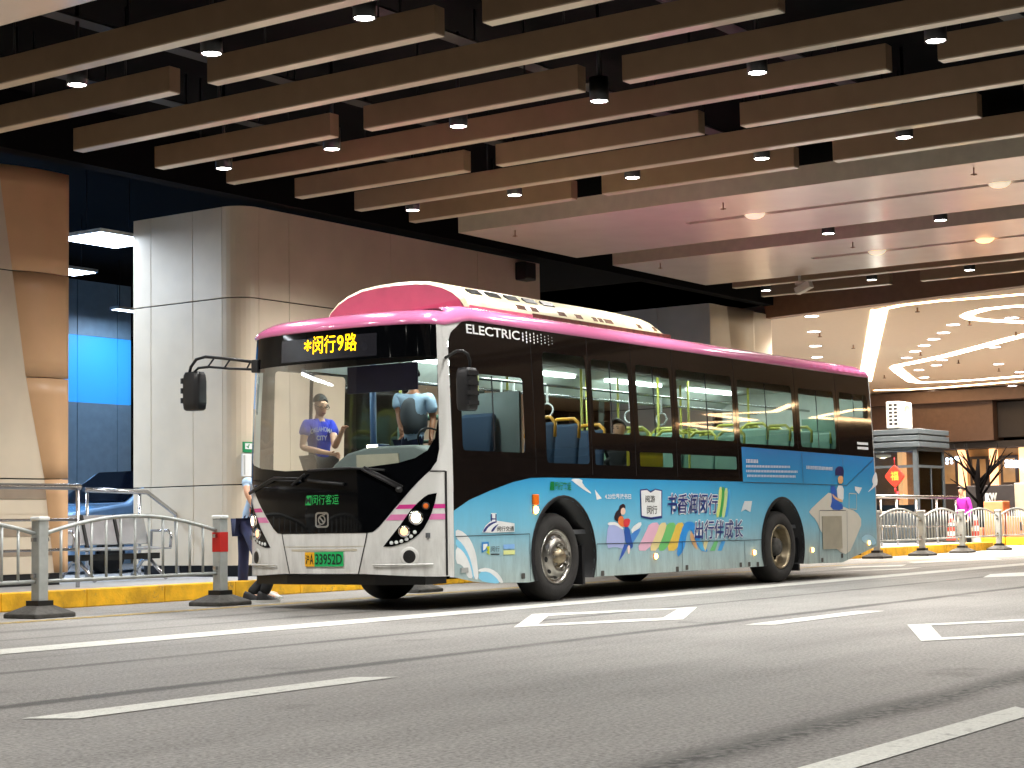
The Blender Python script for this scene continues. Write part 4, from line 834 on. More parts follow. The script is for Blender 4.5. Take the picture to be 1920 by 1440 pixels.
for near in (True, False):
    for cx, ac, fr_ in ((16.2, 16.305, True), (21.745, 21.75, False)):
        whl = bpy.data.objects.new('wheel', None); COL.objects.link(whl); whl.parent = bus; whl.location = Vector((cx, YN if near else YF, .485))-wloc(bus)
        wheel(cx, fr_, near)
        s = 1 if near else -1; yy = YN if near else YF
        mb = MB(); n = 24
        A = arch(ac, .625, n); B = arch(ac, .655, n) if False else arch(ac, .59, n)
        fn = side if near else farside
        outer = arch(ac, .66, n)
        vs = []
        for (p, q) in zip(A, outer): vs += [fn(p[0], p[1], .008), fn(q[0], q[1], .008), (p[0], yy+s*.5, p[1]), fn(p[0], p[1], .03)]
        fs = []
        for i in range(n): fs += [(4*i+3, 4*i+7, 4*i+5, 4*i+1), (4*i+3, 4*i+2, 4*i+6, 4*i+7)]
        mb.add(vs, fs, True); mb.build('wheel_arch', 'black', bus)
        MB().box((ac-.62, yy+s*.48, .3), (ac+.62, yy+s*.52, 1.13)).build('arch_liner', 'dark', bus)
for cx in (16.2, 21.75): MB().tube([(cx, YN+.35, .485), (cx, YF-.35, .485)], .09, 12).build('axle', 'dark', bus)
MB().box((18.6, YN+.25, .22), (19.8, YF-.3, .34)).build('belly_box', 'dark', bus); MB().box((16.75, YN+.05, .16), (16.8, YN+.4, .6)).build('mud_flap', 'black', bus); MB().box((22.32, YN+.05, .14), (22.36, YN+.45, .6)).build('mud_flap', 'black', bus)
# --- far side
far_lo = [(14.19, .33), (15.6, .23)]+arch(16.305, .625)+[(17, .24), (21, .235)]+arch(21.75, .625)+[(22.5, .23), (24.1, .3), (25.0, .43), (25.0, 1.3), (14.19, 1.3)]
spart('far_lower_panel', far_lo, 0, 'white', fn=farside)
fw = [rrect(a, b, c, d, .05) for a, b, c, d in ((14.42, .9, 15.0, 2.6), (15.06, .9, 15.62, 2.6), (16.95, 1.45, 18.2, 2.72), (18.4, .9, 19.6, 2.6), (19.75, 1.8, 21.2, 2.72), (21.35, 1.85, 22.8, 2.7), (22.95, 1.85, 24.6, 2.7))]
spart('far_upper_panel', [(14.19, .85), (25.0, .85), (25.0, 3.0), (14.19, 3.0)], .006, 'sideblack', fn=farside, holes=fw)
# --- roof
def ringp(inset, zf, zs, zr):
    hw = 1.3-tumble(2.95)-inset; pts = []
    for u in np.linspace(-1, 1, 41):
        uu = math.copysign(abs(u)**.55, u); x = 13.79+inset*1.5+.45*(1-max(0, 1-abs(uu)**2.5)**.4); pts.append((x, YC+uu*hw, zf))
    xs_ = [14.4, 14.65, 15, 16, 18, 20, 22, 24, 24.7]
    def zz(x): return zf+(zs-zf)*min(1, max(0, (x-14.2)/.45))
    pts += [(x, YC+hw, zz(x)) for x in xs_]
    for k in range(7): t = R(90*k/6); pts.append((24.85-inset+.25*math.sin(t), YC+hw-.25+.25*math.cos(t), zr))
    for k in range(7): t = R(90*k/6); pts.append((24.85-inset+.25*math.cos(t), YC-hw+.25-.25*math.sin(t), zr))
    pts += [(x, YC-hw, zz(x)) for x in xs_[::-1]]
    return pts
prof = [(.012, 2.905, 2.985, 2.99), (-.014, 2.90, 2.98, 2.985), (-.02, 2.925, 3.01, 3.01), (-.006, 2.96, 3.055, 3.05), (.03, 3.01, 3.10, 3.09), (.09, 3.06, 3.14, 3.12), (.20, 3.085, 3.15, 3.13), (.5, 3.09, 3.15, 3.13), (1.0, 3.09, 3.15, 3.13)]
mb = MB(); rings = [ringp(*p) for p in prof]; N_ = len(rings[0])
mb.add([v for r_ in rings for v in r_], [(i*N_+k, i*N_+(k+1) % N_, (i+1)*N_+(k+1) % N_, (i+1)*N_+k) for i in range(len(rings)-1) for k in range(N_)]+[tuple(range((len(rings)-1)*N_, len(rings)*N_))], True)
roof = mb.build('roof', 'pink', bus)
mb = MB()
for k in range(9): x = 22.9+k*.22; ps(mb, [(x, 3.02), (x+.12, 3.02), (x+.15, 3.075), (x+.03, 3.075)], .0, fn=lambda a, b, o: (a, YN+.038-.02*(3.08-b)/.05, b))
mb.build('roof_marks', 'pstripe2', roof, fixn=False)
# fairing on the roof
secs = [(10.99, 3.12), (10.99, 3.19), (11.05, 3.28), (11.16, 3.37), (11.3, 3.44), (11.5, 3.5), (11.75, 3.525), (YC, 3.53)]; secs = secs+[(2*YC-y, z) for y, z in secs[-2::-1]]
mb = MB(); n = len(secs)
st = [(15.0, 1), (15.6, 1), (17, 1), (18.6, 1), (19.1, .96), (19.3, .55)]
vs = [(x, y, 3.12+(z-3.12)*k) for x, k in st for y, z in secs]
mb.add(vs, [(i*n+j, i*n+j+1, (i+1)*n+j+1, (i+1)*n+j) for i in range(len(st)-1) for j in range(n-1)]+[tuple(range((len(st)-1)*n, len(st)*n))], True)
# white rim at the front
r2 = [(YC+(y-YC)*.955, 3.12+(z-3.12)*.92) for y, z in secs]
mb.add([(15.0, y, z) for y, z in secs]+[(14.97, y, z) for y, z in r2], [(j, j+1, n+j+1, n+j) for j in range(n-1)], False)
fair = mb.build('roof_fairing', 'cream', bus)
cen = (14.94, YC, 3.2)
MB().add([(14.97-.06*(3.5-z), y, z) for y, z in r2]+[(15.0, r2[-1][0], 2.98), (15.0, r2[0][0], 2.98)], [tuple(range(n+2))], False).build('fairing_front', 'rosy', fair)
mb = MB()
for k in range(5):
    x = 15.35+k*.36; mb.obox((x, 11.185, 3.39), (.12, 0, 0), (0, .035, .03), (0, -.006, .008))
mb.build('vent_slots', 'canblk', fair, bevel=.006)
MB().box((16.2, 10.975, 3.12), (19.3, 10.992, 3.215)).build('dirty_skirt', 'dirt', fair); MB().box((15.0, 10.977, 3.12), (16.19, 10.99, 3.2)).build('skirt', 'rosy', fair)
for k in range(14):
    x = 15.9+random.random()*3.2; tag(MB().obox((x, 11.05, 3.275), (.03+random.random()*.05, 0, 0), (0, .02, .025), (0, -.002, .003)).build('streak', 'dirt', fair), None)
# --- mirrors
Xm = 13.95
mm = MB(); P1 = lambda x, y: XP(x, y, Xm)
mm.tube([P1(484, 680), P1(430, 673), P1(385, 669), P1(368, 674), P1(358, 688), P1(355, 700)], .017, 8).tube([P1(484, 693), P1(430, 691), P1(392, 688), P1(372, 690), P1(362, 700)], .014, 8)
for a, b in (((470, 678), (462, 693)), ((432, 673), (420, 691)), ((402, 671), (388, 690))): mm.tube([P1(*a), P1(*b)], .01, 6)
mr = mm.build('mirror_arm', 'black', bus); q = P1(484, 687); MB().obox(q, (.06, 0, 0), (0, .05, 0), (0, 0, .07)).build('bracket', 'black', mr, bevel=.01)
def shell(c, hx, hy, hz, name, parent):
    mb = MB(); rings = []
    for k, (t, sc) in enumerate(((-1, .75), (-.92, .92), (-.6, 1), (.5, 1.0), (.85, .93), (1, .8))): rings.append([(c[0]+hx*sc*a*(1.0), c[1]+hy*sc*b, c[2]+hz*t) for a, b in rrect(-1, -1, 1, 1, .5)])
    m_ = len(rings[0]); mb.add([v for r_ in rings for v in r_], [(i*m_+j, i*m_+(j+1) % m_, (i+1)*m_+(j+1) % m_, (i+1)*m_+j) for i in range(5) for j in range(m_)]+[tuple(range(m_))[::-1], tuple(range(5*m_, 6*m_))], True); return mb.build(name, 'black', parent)
c = P1(365, 734); shell(c, .09, .125, .215, 'mirror_head', mr)
mb = MB()
for k in range(3): mb.obox((c[0]-.03, c[1]+.125, c[2]-.1+k*.11), (.05, 0, 0), (0, .016, 0), (0, 0, .03))
mb.build('mirror_ribs', 'black', mr)
Ym = 10.40
P2 = lambda x, y: YP(x, y, Ym)
b0 = side(14.22, 2.56, 0)
mr = MB().tube([b0, YP(856, 658, 10.55), P2(868, 658), P2(877, 664), P2(881, 676), P2(881, 694)], .016, 8).build('mirror_arm', 'black', bus)
c = P2(876, 730); shell((c[0]+.0, c[1], c[2]), .10, .085, .215, 'mirror_head', mr)
mb = MB()
for k in range(4): mb.obox((c[0]-.02, c[1]-.085, c[2]-.14+k*.1), (.09, 0, 0), (0, .012, 0), (0, 0, .022))
mb.build('mirror_ribs', 'black', mr)
# --- interior
FZ = .78
MB().box((13.95, YN+.08, FZ-.05), (24.9, YF-.08, FZ)).build('floor', 'floor', bus)
MB().box((14.35, YN+.12, 2.83), (24.9, YF-.12, 2.86)).build('inner_ceiling', 'inner', bus)
MB().box((24.8, YN+.1, FZ), (24.86, YF-.1, 2.83)).build('rear_bulkhead', 'inner', bus)
MB().box((23.75, YN+.05, FZ), (24.8, YN+.62, 2.33)).build('engine_cover', 'seatg', bus)
for s, y in ((1, YN+.22), (-1, YF-.22)):
    MB().add([(14.7, y-s*.12, 2.62), (24.8, y-s*.12, 2.62), (24.8, y+s*.2, 2.83), (14.7, y+s*.2, 2.83)], [(0, 1, 2, 3)]).build('ceiling_cove', 'inner', bus)
for k, (x0, x1) in enumerate(((14.55, 15.3), (15.9, 17.3), (18.2, 19.6), (20.5, 21.9), (22.8, 24.2))):
    for y in (YN+.62, YF-.62):
        tb = MB().box((x0, y-.05, 2.79), (x1, y+.05, 2.828)).build('light_tube', 'tube', bus)
        la = bpy.data.lights.new('saloon_lamp', 'AREA'); la.shape = 'RECTANGLE'; la.size = x1-x0; la.size_y = .1; la.energy = BLP; la.color = (.88, 1, .95)
        lo = bpy.data.objects.new('saloon_lamp', la); COL.objects.link(lo); lo.parent = tb; lo.location = Vector(((x0+x1)/2, y, 2.785))-wloc(tb)
for y in (YN+.85, YF-.85):
    MB().tube([(15.2, y, 2.5), (24.5, y, 2.5)], .018, 8).build('ceiling_rail', 'steel', bus)
for k, x in enumerate((16.35, 16.6, 17.3, 19.2, 20.0)):
    st_ = MB().box((x-.012, YN+.84, 2.28), (x+.012, YN+.86, 2.49)).build('hand_strap', 'label', bus); MB().lathe((x, YN+.85, 2.2), (1, 0, 0), [(.07, -.01), (.085, -.01), (.085, .01), (.07, .01), (.07, -.01)], 16).build('ring', 'label', st_)
for x in (15.75, 17.9, 19.75, 20.55, 22.3):
    for y in (YN+.75, YF-.75): MB().tube([(x, y, FZ), (x, y, 2.83)], .017, 8).build('grab_pole', 'raily', bus)
def seat(x, y, z, col, rail):
    s_ = MB().obox((x, y, z+.43), (.21, 0, 0), (0, .2, 0), (0, 0, .035)).obox((x+.05, y, z+.2), (.09, 0, 0), (0, .06, 0), (0, 0, .2)).build('seat', col, bus, bevel=.02)
    MB().obox((x+.22, y, z+.78), (.03, 0, .0), (0, .205, 0), (.05, 0, .34)).build('backrest', col, s_, bevel=.03)
    MB().tube([(x+.24, y-.2, z+.95), (x+.27, y-.19, z+1.12), (x+.28, y-.12, z+1.18), (x+.28, y+.12, z+1.18), (x+.27, y+.19, z+1.12), (x+.24, y+.2, z+.95)], .022, 8).build('grab_handle', rail, s_)
for k, x in enumerate((16.25, 16.75)): seat(x, YN+.42, FZ+.1, 'seatb', 'raili')
for x in (17.3, 18.3, 19.2): seat(x, YN+.42, FZ+.05, 'seatb' if x < 18 else 'seatg', 'raili' if x < 18 else 'raily')
for x in (20.75, 21.45, 22.15, 22.85, 23.5):
    for y in (YN+.36, YN+.8, YF-.8, YF-.36): seat(x, y, FZ+(.22 if x > 21 else .1), 'seatg', 'raily')
for x in (17.0, 20.2): seat(x, YF-.42, FZ+.05, 'seatg', 'raily')
tag(MB().box((17.95, YN+.12, 1.3), (18.75, YN+.16, 1.72)).build('side_board', P('yellow_board', (206, 186, 30), .5), bus), 'yellow board behind the lower window')
# cab
MB().prism([(YN+.12, 1.2), (YN+.12, 1.60), (YN+.35, 1.68), (YN+.95, 1.68), (YN+1.25, 1.62), (YN+1.42, 1.52), (YN+1.48, 1.46), (YF-.15, 1.42), (YF-.15, 1.2)], 14.08, 14.62, lambda a, b, c: (c, a, b)).build('dashboard', 'greyd', bus, bevel=.025)
MB().prism([(YN+.5, 1.3), (YN+.55, 1.6), (YN+1.1, 1.6), (YN+1.1, 1.3)], 14.06, 14.078, lambda a, b, c: (c, a, b)).build('dash_door', 'fascia', bus)
MB().box((14.4, YN+.55, 2.28), (14.42, YN+1.5, 2.57)).build('sun_visor', 'visor', bus)
MB().box((14.33, YN+.15, 2.57), (14.37, YF-.3, 2.83)).build('destination_box', 'black', bus)
MB().box((14.75, YN+1.35, FZ), (14.95, YN+1.55, 1.75)).build('fare_box', P('fare_blue', (40, 62, 104), .4), bus, bevel=.02)
MB().box((14.74, YN+1.38, 1.62), (14.748, YN+1.52, 1.74)).build('card_reader', 'stripw', bus)
MB().tube([(14.95, YN+1.6, FZ), (14.95, YN+1.6, 2.83)], .035, 10).build('cab_pole', P('pole_blue', (70, 100, 140), .4), bus)
MB().tube([(15.3, YN+1.5, 1.3), (15.3, YN+1.5, 1.95), (15.3, YN+1.42, 2.04), (15.3, YN+.95, 2.04), (15.3, YN+.87, 1.95), (15.3, YN+.87, 1.3)], .03, 8).tube([(15.3, YN+1.2, 2.04), (15.3, YN+1.2, 1.3)], .022, 8).tube([(15.3, YN+1.5, 1.78), (15.3, YN+.87, 1.78)], .02, 8).build('partition_rail', 'railg', bus)
MB().lathe((14.78, YN+.62, 1.72), (.8, 0, .6), [(.20, -.012), (.215, 0), (.20, .012), (.19, 0), (.20, -.012)], 28).build('steering_wheel', 'black', bus)
ds = MB().obox((15.25, YN+.6, 1.25), (.24, 0, 0), (0, .23, 0), (0, 0, .06)).build('driver_seat', 'seatb', bus, bevel=.03); MB().obox((15.5, YN+.6, 1.65), (.05, 0, 0), (0, .22, 0), (.06, 0, .42)).build('backrest', 'seatb', ds, bevel=.04)
MB().box((15.62, YN+.1, FZ), (15.66, YN+1.2, 2.3)).build('cab_partition', P('partition_grey', (120, 130, 132), .5), bus)
# ================================================================== PEOPLE
def skinmesh(nodes, edges, name, mat, parent, sub=2, root=None, post=None, smooth=True):
    me = bpy.data.meshes.new(name); base = wloc(parent); keys = list(nodes)
    bm = bmesh.new(); L = bm.verts.layers.skin.verify(); V = {}
    for k in keys:
        p, r = nodes[k]; v = bm.verts.new(Vector(p)-base); rr = r if isinstance(r, tuple) else (r, r); v[L].radius = rr; V[k] = v
    V[root or keys[0]][L].use_root = True
    for a, b in edges: bm.edges.new((V[a], V[b]))
    bm.to_mesh(me); bm.free()
    o = bpy.data.objects.new(name, me); COL.objects.link(o)
    m = o.modifiers.new('s', 'SKIN'); m.use_smooth_shade = True; m.branch_smoothing = .3
    s = o.modifiers.new('u', 'SUBSURF'); s.levels = sub; s.render_levels = sub
    dg = bpy.context.evaluated_depsgraph_get(); m2 = bpy.data.meshes.new_from_object(o.evaluated_get(dg)); o.modifiers.clear(); o.data = m2; bpy.data.meshes.remove(me); m2.name = name
    m2.materials.clear(); m2.materials.append(M[mat] if isinstance(mat, str) else mat)
    for p in m2.polygons: p.use_smooth = True
    if post:
        for v in m2.vertices: v.co = post(v.co+base)-base
    o.parent = parent; return o
def chain(*k): return list(zip(k[:-1], k[1:]))
def person(label, base, J, face, shirt, legs, shoes, skin='skin', sleeve=.55, hairy=True, glasses=False, group=None, head=True, vest=None, longsleeve=False):
    """J: joint positions in world space; face: unit vector the head looks along"""
    t = thing('person', label, 'person', base, group); J = {k: Vector(v) for k, v in J.items()}
    f = Vector(face).normalized(); N = {}; E = []
    N['pelvis'] = (J['pelvis'], (.14, .10)); N['waist'] = (J['pelvis'].lerp(J['chest'], .5), (.125, .095)); N['chest'] = (J['chest'], (.15, .105)); N['neck0'] = (J['neck'], .055)
    E += chain('pelvis', 'waist', 'chest', 'neck0')
    if head:
        up = (J['head']-J['neck']).normalized(); h = J['head']
        N['neck1'] = (J['neck'].lerp(h, .45), .05); N['jaw'] = (h-up*.06+f*.018, (.062, .07)); N['mid'] = (h+up*.02, (.076, .09)); N['top'] = (h+up*.09-f*.005, (.06, .075)); E += chain('neck0', 'neck1', 'jaw', 'mid', 'top')
    for s in 'LR':
        sh, el, wr = J['sh'+s], J['el'+s], J['wr'+s]
        N['sh'+s] = (sh, .058); N['ua'+s] = (sh.lerp(el, .5), .047); N['el'+s] = (el, .038); N['fa'+s] = (el.lerp(wr, .4), .038); N['wr'+s] = (wr, .026); E += chain('chest', 'sh'+s, 'ua'+s, 'el'+s, 'fa'+s, 'wr'+s)
        d = (wr-el).normalized(); side_ = d.cross(f).normalized() if abs(d.dot(f)) < .95 else Vector((0, 0, 1)); pal = wr+d*.05
        N['pl'+s] = (pal, (.034, .018)); E += [('wr'+s, 'pl'+s)]; nrm = side_.cross(d).normalized()
        for q, (o, ln) in enumerate(((-.027, .07), (-.009, .08), (.009, .075), (.027, .058))):
            a, b, c_ = 'f%d' % q+s, 'g%d' % q+s, 'h%d' % q+s
            N[a] = (pal+d*.03+side_*o, .009); N[b] = (pal+d*(.03+ln*.5)+side_*o*1.1+nrm*.006, .0085); N[c_] = (pal+d*(.03+ln*.85)+side_*o*1.1+nrm*.03, .007); E += [('pl'+s, a), (a, b), (b, c_)]
        N['t'+s] = (wr+d*.03+side_*-.035+nrm*.012, .011); N['u'+s] = (wr+d*.07+side_*-.05+nrm*.03, .009); E += [('wr'+s, 't'+s), ('t'+s, 'u'+s)]
        hp, kn, an = J['hp'+s], J['kn'+s], J['an'+s]
        N['hp'+s] = (hp, .085); N['kn'+s] = (kn, .055); N['cf'+s] = (kn.lerp(an, .35), .055); N['an'+s] = (an, .036); E += chain('pelvis', 'hp'+s, 'kn'+s, 'cf'+s, 'an'+s)
        fd = (Vector((f.x, f.y, 0)).normalized() if abs(f.z) < .9 else Vector((-1, 0, 0)))
        fd = J.get('toe'+s, None) and (J['toe'+s]-an).normalized() or fd
        N['to'+s] = (an+fd*.14-Vector((0, 0, .04)), .034); E += [('an'+s, 'to'+s)]
    def post(v):
        if head:
            h = J['head']; up = (J['head']-J['neck']).normalized(); r = (v-(h-up*.01+f*.085)).length
            if r < .028: v = v+f*.02*(1-r/.028)
            for sg in (-1, 1):
                r = (v-(h+up*.018+f*.075+f.cross(up)*sg*.032)).length
                if r < .02: v = v-f*.006*(1-r/.02)
                r = (v-(h+f*-.005+f.cross(up)*sg*.078)).length
                if r < .03: v = v+f.cross(up)*sg*.014*(1-r/.03)
        return v
    b = skinmesh(N, E, 'body', skin, t, 2, 'pelvis', post)
    bm_ = b.data; bm_.materials.append(M[shirt]); bm_.materials.append(M[legs]); segs = [(N[x][0], N[y][0], x, y) for x, y in E]; bb = wloc(t)
    for pg in bm_.polygons:
        c_ = pg.center+bb; best = None
        for p0, p1, x, y in segs:
            dd_ = p1-p0; tt = max(0, min(1, (c_-p0).dot(dd_)/(dd_.length_squared or 1))); ds = (p0+dd_*tt-c_).length
            if best is None or ds < best[0]: best = (ds, x, y, tt)
        _, x, y, tt = best; sl = ('ua', 'el', 'fa', 'wr') if longsleeve else ()
        if x in ('pelvis', 'waist') and y in ('waist', 'chest') or y[:2] == 'sh' or y[:2] == 'ua' or (x == 'chest' and tt < .75) or (y[:2] in sl): pg.material_index = 1
        elif y[:2] in ('hp', 'kn', 'cf', 'an'): pg.material_index = 2
    def inflate(keys, edges, add, name, mat, root): return skinmesh({k: (N[k][0], tuple(x+add for x in (N[k][1] if isinstance(N[k][1], tuple) else (N[k][1],)*2))) for k in keys}, edges, name, mat, t, 2, root)
    ks = ['pelvis', 'waist', 'chest', 'neckb']; N['neckb'] = (J['chest'].lerp(J['neck'], .75), .062); ee = chain(*ks)
    for s in 'LR':
        if longsleeve: ks += ['sh'+s, 'ua'+s, 'el'+s, 'fa'+s, 'wr'+s]; ee += chain('chest', 'sh'+s, 'ua'+s, 'el'+s, 'fa'+s, 'wr'+s)
        else:
            N['sl'+s] = (J['sh'+s].lerp(J['el'+s], sleeve), .056); ks += ['sh'+s, 'sl'+s]; ee += chain('chest', 'sh'+s, 'sl'+s)
    inflate(ks, ee, .016, 'shirt', shirt, 'pelvis')
    ks = ['pelvis']; ee = []
    for s in 'LR': ks += ['hp'+s, 'kn'+s, 'cf'+s, 'an'+s]; ee += chain('pelvis', 'hp'+s, 'kn'+s, 'cf'+s, 'an'+s)
    N['pelvis'] = (N['pelvis'][0]-Vector((0, 0, .015)), (.145, .105)); N['anL'] = (N['anL'][0], .048); N['anR'] = (N['anR'][0], .048)
    inflate(ks, ee, .018, 'trousers', legs, 'pelvis')
    for s in 'LR':
        an, to = J['an'+s], N['to'+s][0]; d = Vector((to.x-an.x, to.y-an.y, 0)).normalized(); sd = Vector((-d.y, d.x, 0)); g = an.z-.085
        mb = MB(); m1, m2 = shoes
        ol = [(an+d*a+sd*b_) for a, b_ in ((-.085, -.03), (-.09, .0), (-.085, .03), (.0, .042), (.1, .05), (.17, .035), (.195, 0), (.17, -.035), (.1, -.05), (.0, -.042))]
        mb.mat(m2); n = len(ol); lo = [(p.x, p.y, g) for p in ol]; hi = [(p.x, p.y, g+.03) for p in ol]; mb.add(lo+hi, [tuple(range(n))[::-1]]+[(i, (i+1) % n, n+(i+1) % n, n+i) for i in range(n)], False)
        mb.mat(m1); c_ = an+d*.03; l2 = [((p-c_)*.96+c_) for p in ol]; zt_ = [.12, .125, .12, .11, .085, .065, .055, .065, .085, .11]
        tp = [((p-an)*.55+an) for p in ol]; mb.add([(p.x, p.y, g+.03) for p in l2]+[(l2[i].x*.6+tp[i].x*.4, l2[i].y*.6+tp[i].y*.4, g+.03+(zt_[i]-.03)*.8) for i in range(n)]+[(tp[i].x, tp[i].y, g+zt_[i]+.01) for i in range(n)], [(k*n+i, k*n+(i+1) % n, (k+1)*n+(i+1) % n, (k+1)*n+i) for k in (0, 1) for i in range(n)]+[tuple(range(2*n, 3*n))], True)
        mb.build('shoe', None, t)
    if head:
        up = (J['head']-J['neck']).normalized(); rt = f.cross(up).normalized(); h = J['head']
        mb = MB(); vs = []; fs = []; nu, nv = 20, 8      # hair cap following the skull
        for i in range(nv+1):
            for j in range(nu):
                a = 2*math.pi*j/nu; lim = .88+1.0*max(0, .5-.5*math.cos(a))**.55 if hairy else 1; th = lim*i/nv
                d = up*math.cos(th)+(f*math.cos(a)+rt*math.sin(a))*math.sin(th); k = 1+.04*math.sin(a*7+i*2)*(.3+i/nv)
                vs.append(h+up*.05-f*.010+(rt*d.dot(rt)*.084+f*d.dot(f)*.096+up*d.dot(up)*.094)*k)
        for i in range(nv):
            for j in range(nu): fs.append((i*nu+j, i*nu+(j+1) % nu, (i+1)*nu+(j+1) % nu, (i+1)*nu+j))
        mb.add(vs, fs, True); mb.build('hair', 'hair', t)
        for sg in (-1, 1):
            c_ = h+up*.018+f*.083+rt*sg*.033; MB().obox(c_, rt*.014, up*.006, f*.004).build('eye', 'ink', t, bevel=.003); MB().obox(c_+up*.024+f*.004, rt*.018, up*.004, f*.004).build('eyebrow', 'hair', t)
        MB().obox(h-up*.052+f*.088, rt*.022, up*.005, f*.004).build('mouth', P('lip', (150, 84, 76), .5), t, bevel=.002)
        if glasses:
            mb = MB()
            for sg in (-1, 1):
                c_ = h+up*.016+f*.098+rt*sg*.034; mb.tube([c_+rt*.027*math.cos(q)+up*.02*math.sin(q) for q in [2*math.pi*k/12 for k in range(13)]], .0022, 6); mb.tube([c_+rt*sg*.027, h+up*.02+rt*sg*.088-f*.01], .003, 6)
            mb.build('glasses', 'black', t)
    return t, J, f
def stand(x, y, z, ht, ang, lean=0, arms=None):
    """standing joints; ang = heading of the body"""
    fx, fy = math.cos(ang), math.sin(ang); s = ht/1.72; rt = Vector((fy, -fx, 0)); f = Vector((fx, fy, 0)); o = Vector((x, y, z))
    def q(a, b, c): return o+rt*(a*s)+f*(b*s)+Vector((0, 0, c*s))
    J = dict(pelvis=q(0, 0, .93), chest=q(0, lean*.5, 1.27), neck=q(0, lean, 1.46), head=q(0, lean+.03, 1.60))
    for k, sg in (('L', -1), ('R', 1)):
        J['sh'+k] = q(sg*.19, lean*.8, 1.39); J['el'+k] = q(sg*.24, lean*.6-.03, 1.12); J['wr'+k] = q(sg*.24, lean*.6+.08, .88)
        J['hp'+k] = q(sg*.09, 0, .88); J['kn'+k] = q(sg*.1, .03, .48); J['an'+k] = q(sg*.1, -.02, .085)
    return J, q, f
# boarding passenger in the blue T-shirt, seen through the windscreen
hp = XP(601, 762, 14.95)
J, q, f = stand(14.95, hp[1]+.02, FZ, 1.70, R(-108))
dz = hp[2]-J['head'].z-.01
J, q, f = stand(14.95, hp[1]+.02, FZ, 1.70+dz*1.05, R(-106)); J['wrL'] = Vector(XP(640, 812, 14.78)); J['elL'] = Vector(XP(628, 838, 14.85)); J['elR'] = q(.27, .02, 1.08); J['wrR'] = Vector(XP(622, 851, 14.72))
t, J, f = person('young man with glasses in a blue lettered T-shirt standing behind the windscreen', (14.95, hp[1], FZ), J, Vector((-.30, -.90, -.28)), 'tee', 'blk', ('shoew', 'shoew'), glasses=True)
c0 = J['chest']; fx = Vector((-.62, -.78, 0)).normalized(); 
mb = MB()
bx = Vector((fx.y, -fx.x, 0))
def onshirt(a, b): return c0+bx*a+fx*(.150-.45*a*a)+Vector((0, 0, b))
put_text(mb, 'OKLAHOMA', (.125, .0, -.125, .055), lambda a, b: onshirt(a, b-.02+.03*(1-(a/.12)**2)), .02)
put_text(mb, 'CITY', (.06, -.075, -.06, -.02), lambda a, b: onshirt(a, b-.015), .02)
mb.build('shirt_lettering', 'artw', t, fixn=False)
# driver standing in the cab
hp = XP(772, 742, 15.05)
J, q, f = stand(15.05, hp[1], FZ, 1.76, R(175)); J['elR'] = Vector(XP(748, 775, 14.95)); J['wrR'] = Vector(XP(752, 806, 14.85)); J['shR'] = Vector(XP(745, 742, 15.0)); J['shL'] = Vector(XP(806, 742, 15.05)); J['elL'] = Vector(XP(812, 785, 15.1)); J['wrL'] = Vector(XP(808, 822, 15.0))
J['chest'] = (J['shL']+J['shR'])/2-Vector((0, 0, .12)); J['neck'] = (J['shL']+J['shR'])/2+Vector((0, 0, .06)); J['head'] = J['neck']+Vector((-.03, 0, .15)); J['pelvis'] = J['chest']-Vector((0, 0, .36))
t, J, f = person('bus driver in a pale shirt and grey vest standing behind the dashboard', (15.05, hp[1], FZ), J, (-1, .1, 0), 'sky', 'navy', ('shoeb', 'shoeb'), skin='skin2', sleeve=.8)
skinmesh({'a': (J['pelvis'], (.185, .15)), 'b': (J['chest']-Vector((0, 0, .06)), (.185, .155)), 'c': (J['chest']+Vector((0, 0, .13)), (.13, .12))}, chain('a', 'b', 'c'), 'vest', 'vest', t, 2)
# seated passenger seen through the third window
sx, sy, sz = 18.25, YN+.42, FZ+.05
J, q, f = stand(sx, sy, sz-.43, 1.66, R(180))
for k, sg in (('L', 1), ('R', -1)): J['kn'+k] = Vector((sx-.42, sy+sg*.1, sz+.52)); J['an'+k] = Vector((sx-.42, sy+sg*.1, sz+.09)); J['wr'+k] = Vector((sx-.3, sy+sg*.1, sz+.6)); J['el'+k] = Vector((sx-.05, sy+sg*.22, sz+.72))
dd = sz+.5-J['pelvis'].z
for k in ('pelvis', 'chest', 'neck', 'head', 'shL', 'shR', 'hpL', 'hpR'): J[k] = J[k]+Vector((0, 0, dd))
person('dark haired passenger seated by the third side window of the bus', (sx, sy, FZ), J, (-1, 0, 0), 'blk', 'blk', ('shoeb', 'shoeb'), longsleeve=True)
# two people at the front door beside the bus
a = GP(452, 1119); 
J, q, f = stand(a[0]+.2, a[1]+.1, 0, 1.74, R(-35), lean=.12)
J['head'] = J['head']+Vector((.38, -.3, -.24)); J['neck'] = J['neck']+Vector((.3, -.23, -.14)); J['chest'] = J['chest']+Vector((.1, -.08, 0)); J['shL'] = Vector(XP(462, 899, a[0]+.02)); J['elL'] = Vector(XP(463, 925, a[0]-.05)); J['wrL'] = Vector(XP(472, 945, a[0]))
J['anR'] = Vector(GP(512, 1124, 0))+Vector((0, .1, .085)); J['knR'] = (J['hpR']+J['anR'])/2+Vector((.04, 0, 0)); J['toeR'] = J['anR']+Vector((.5, -.85, 0)); J['anL'] = Vector(GP(455, 1118, 0))+Vector((0, 0, .085)); J['knL'] = (J['hpL']+J['anL'])/2
person('person in a pale blue shirt and navy trousers half hidden by the bus front corner', (a[0], a[1], 0), J, f, 'sky', 'navy', ('shoew', 'shoew'))
a = GP(478, 1131)
J, q, f = stand(a[0]+.25, a[1]+.05, 0, 1.44, R(-60), lean=.05)
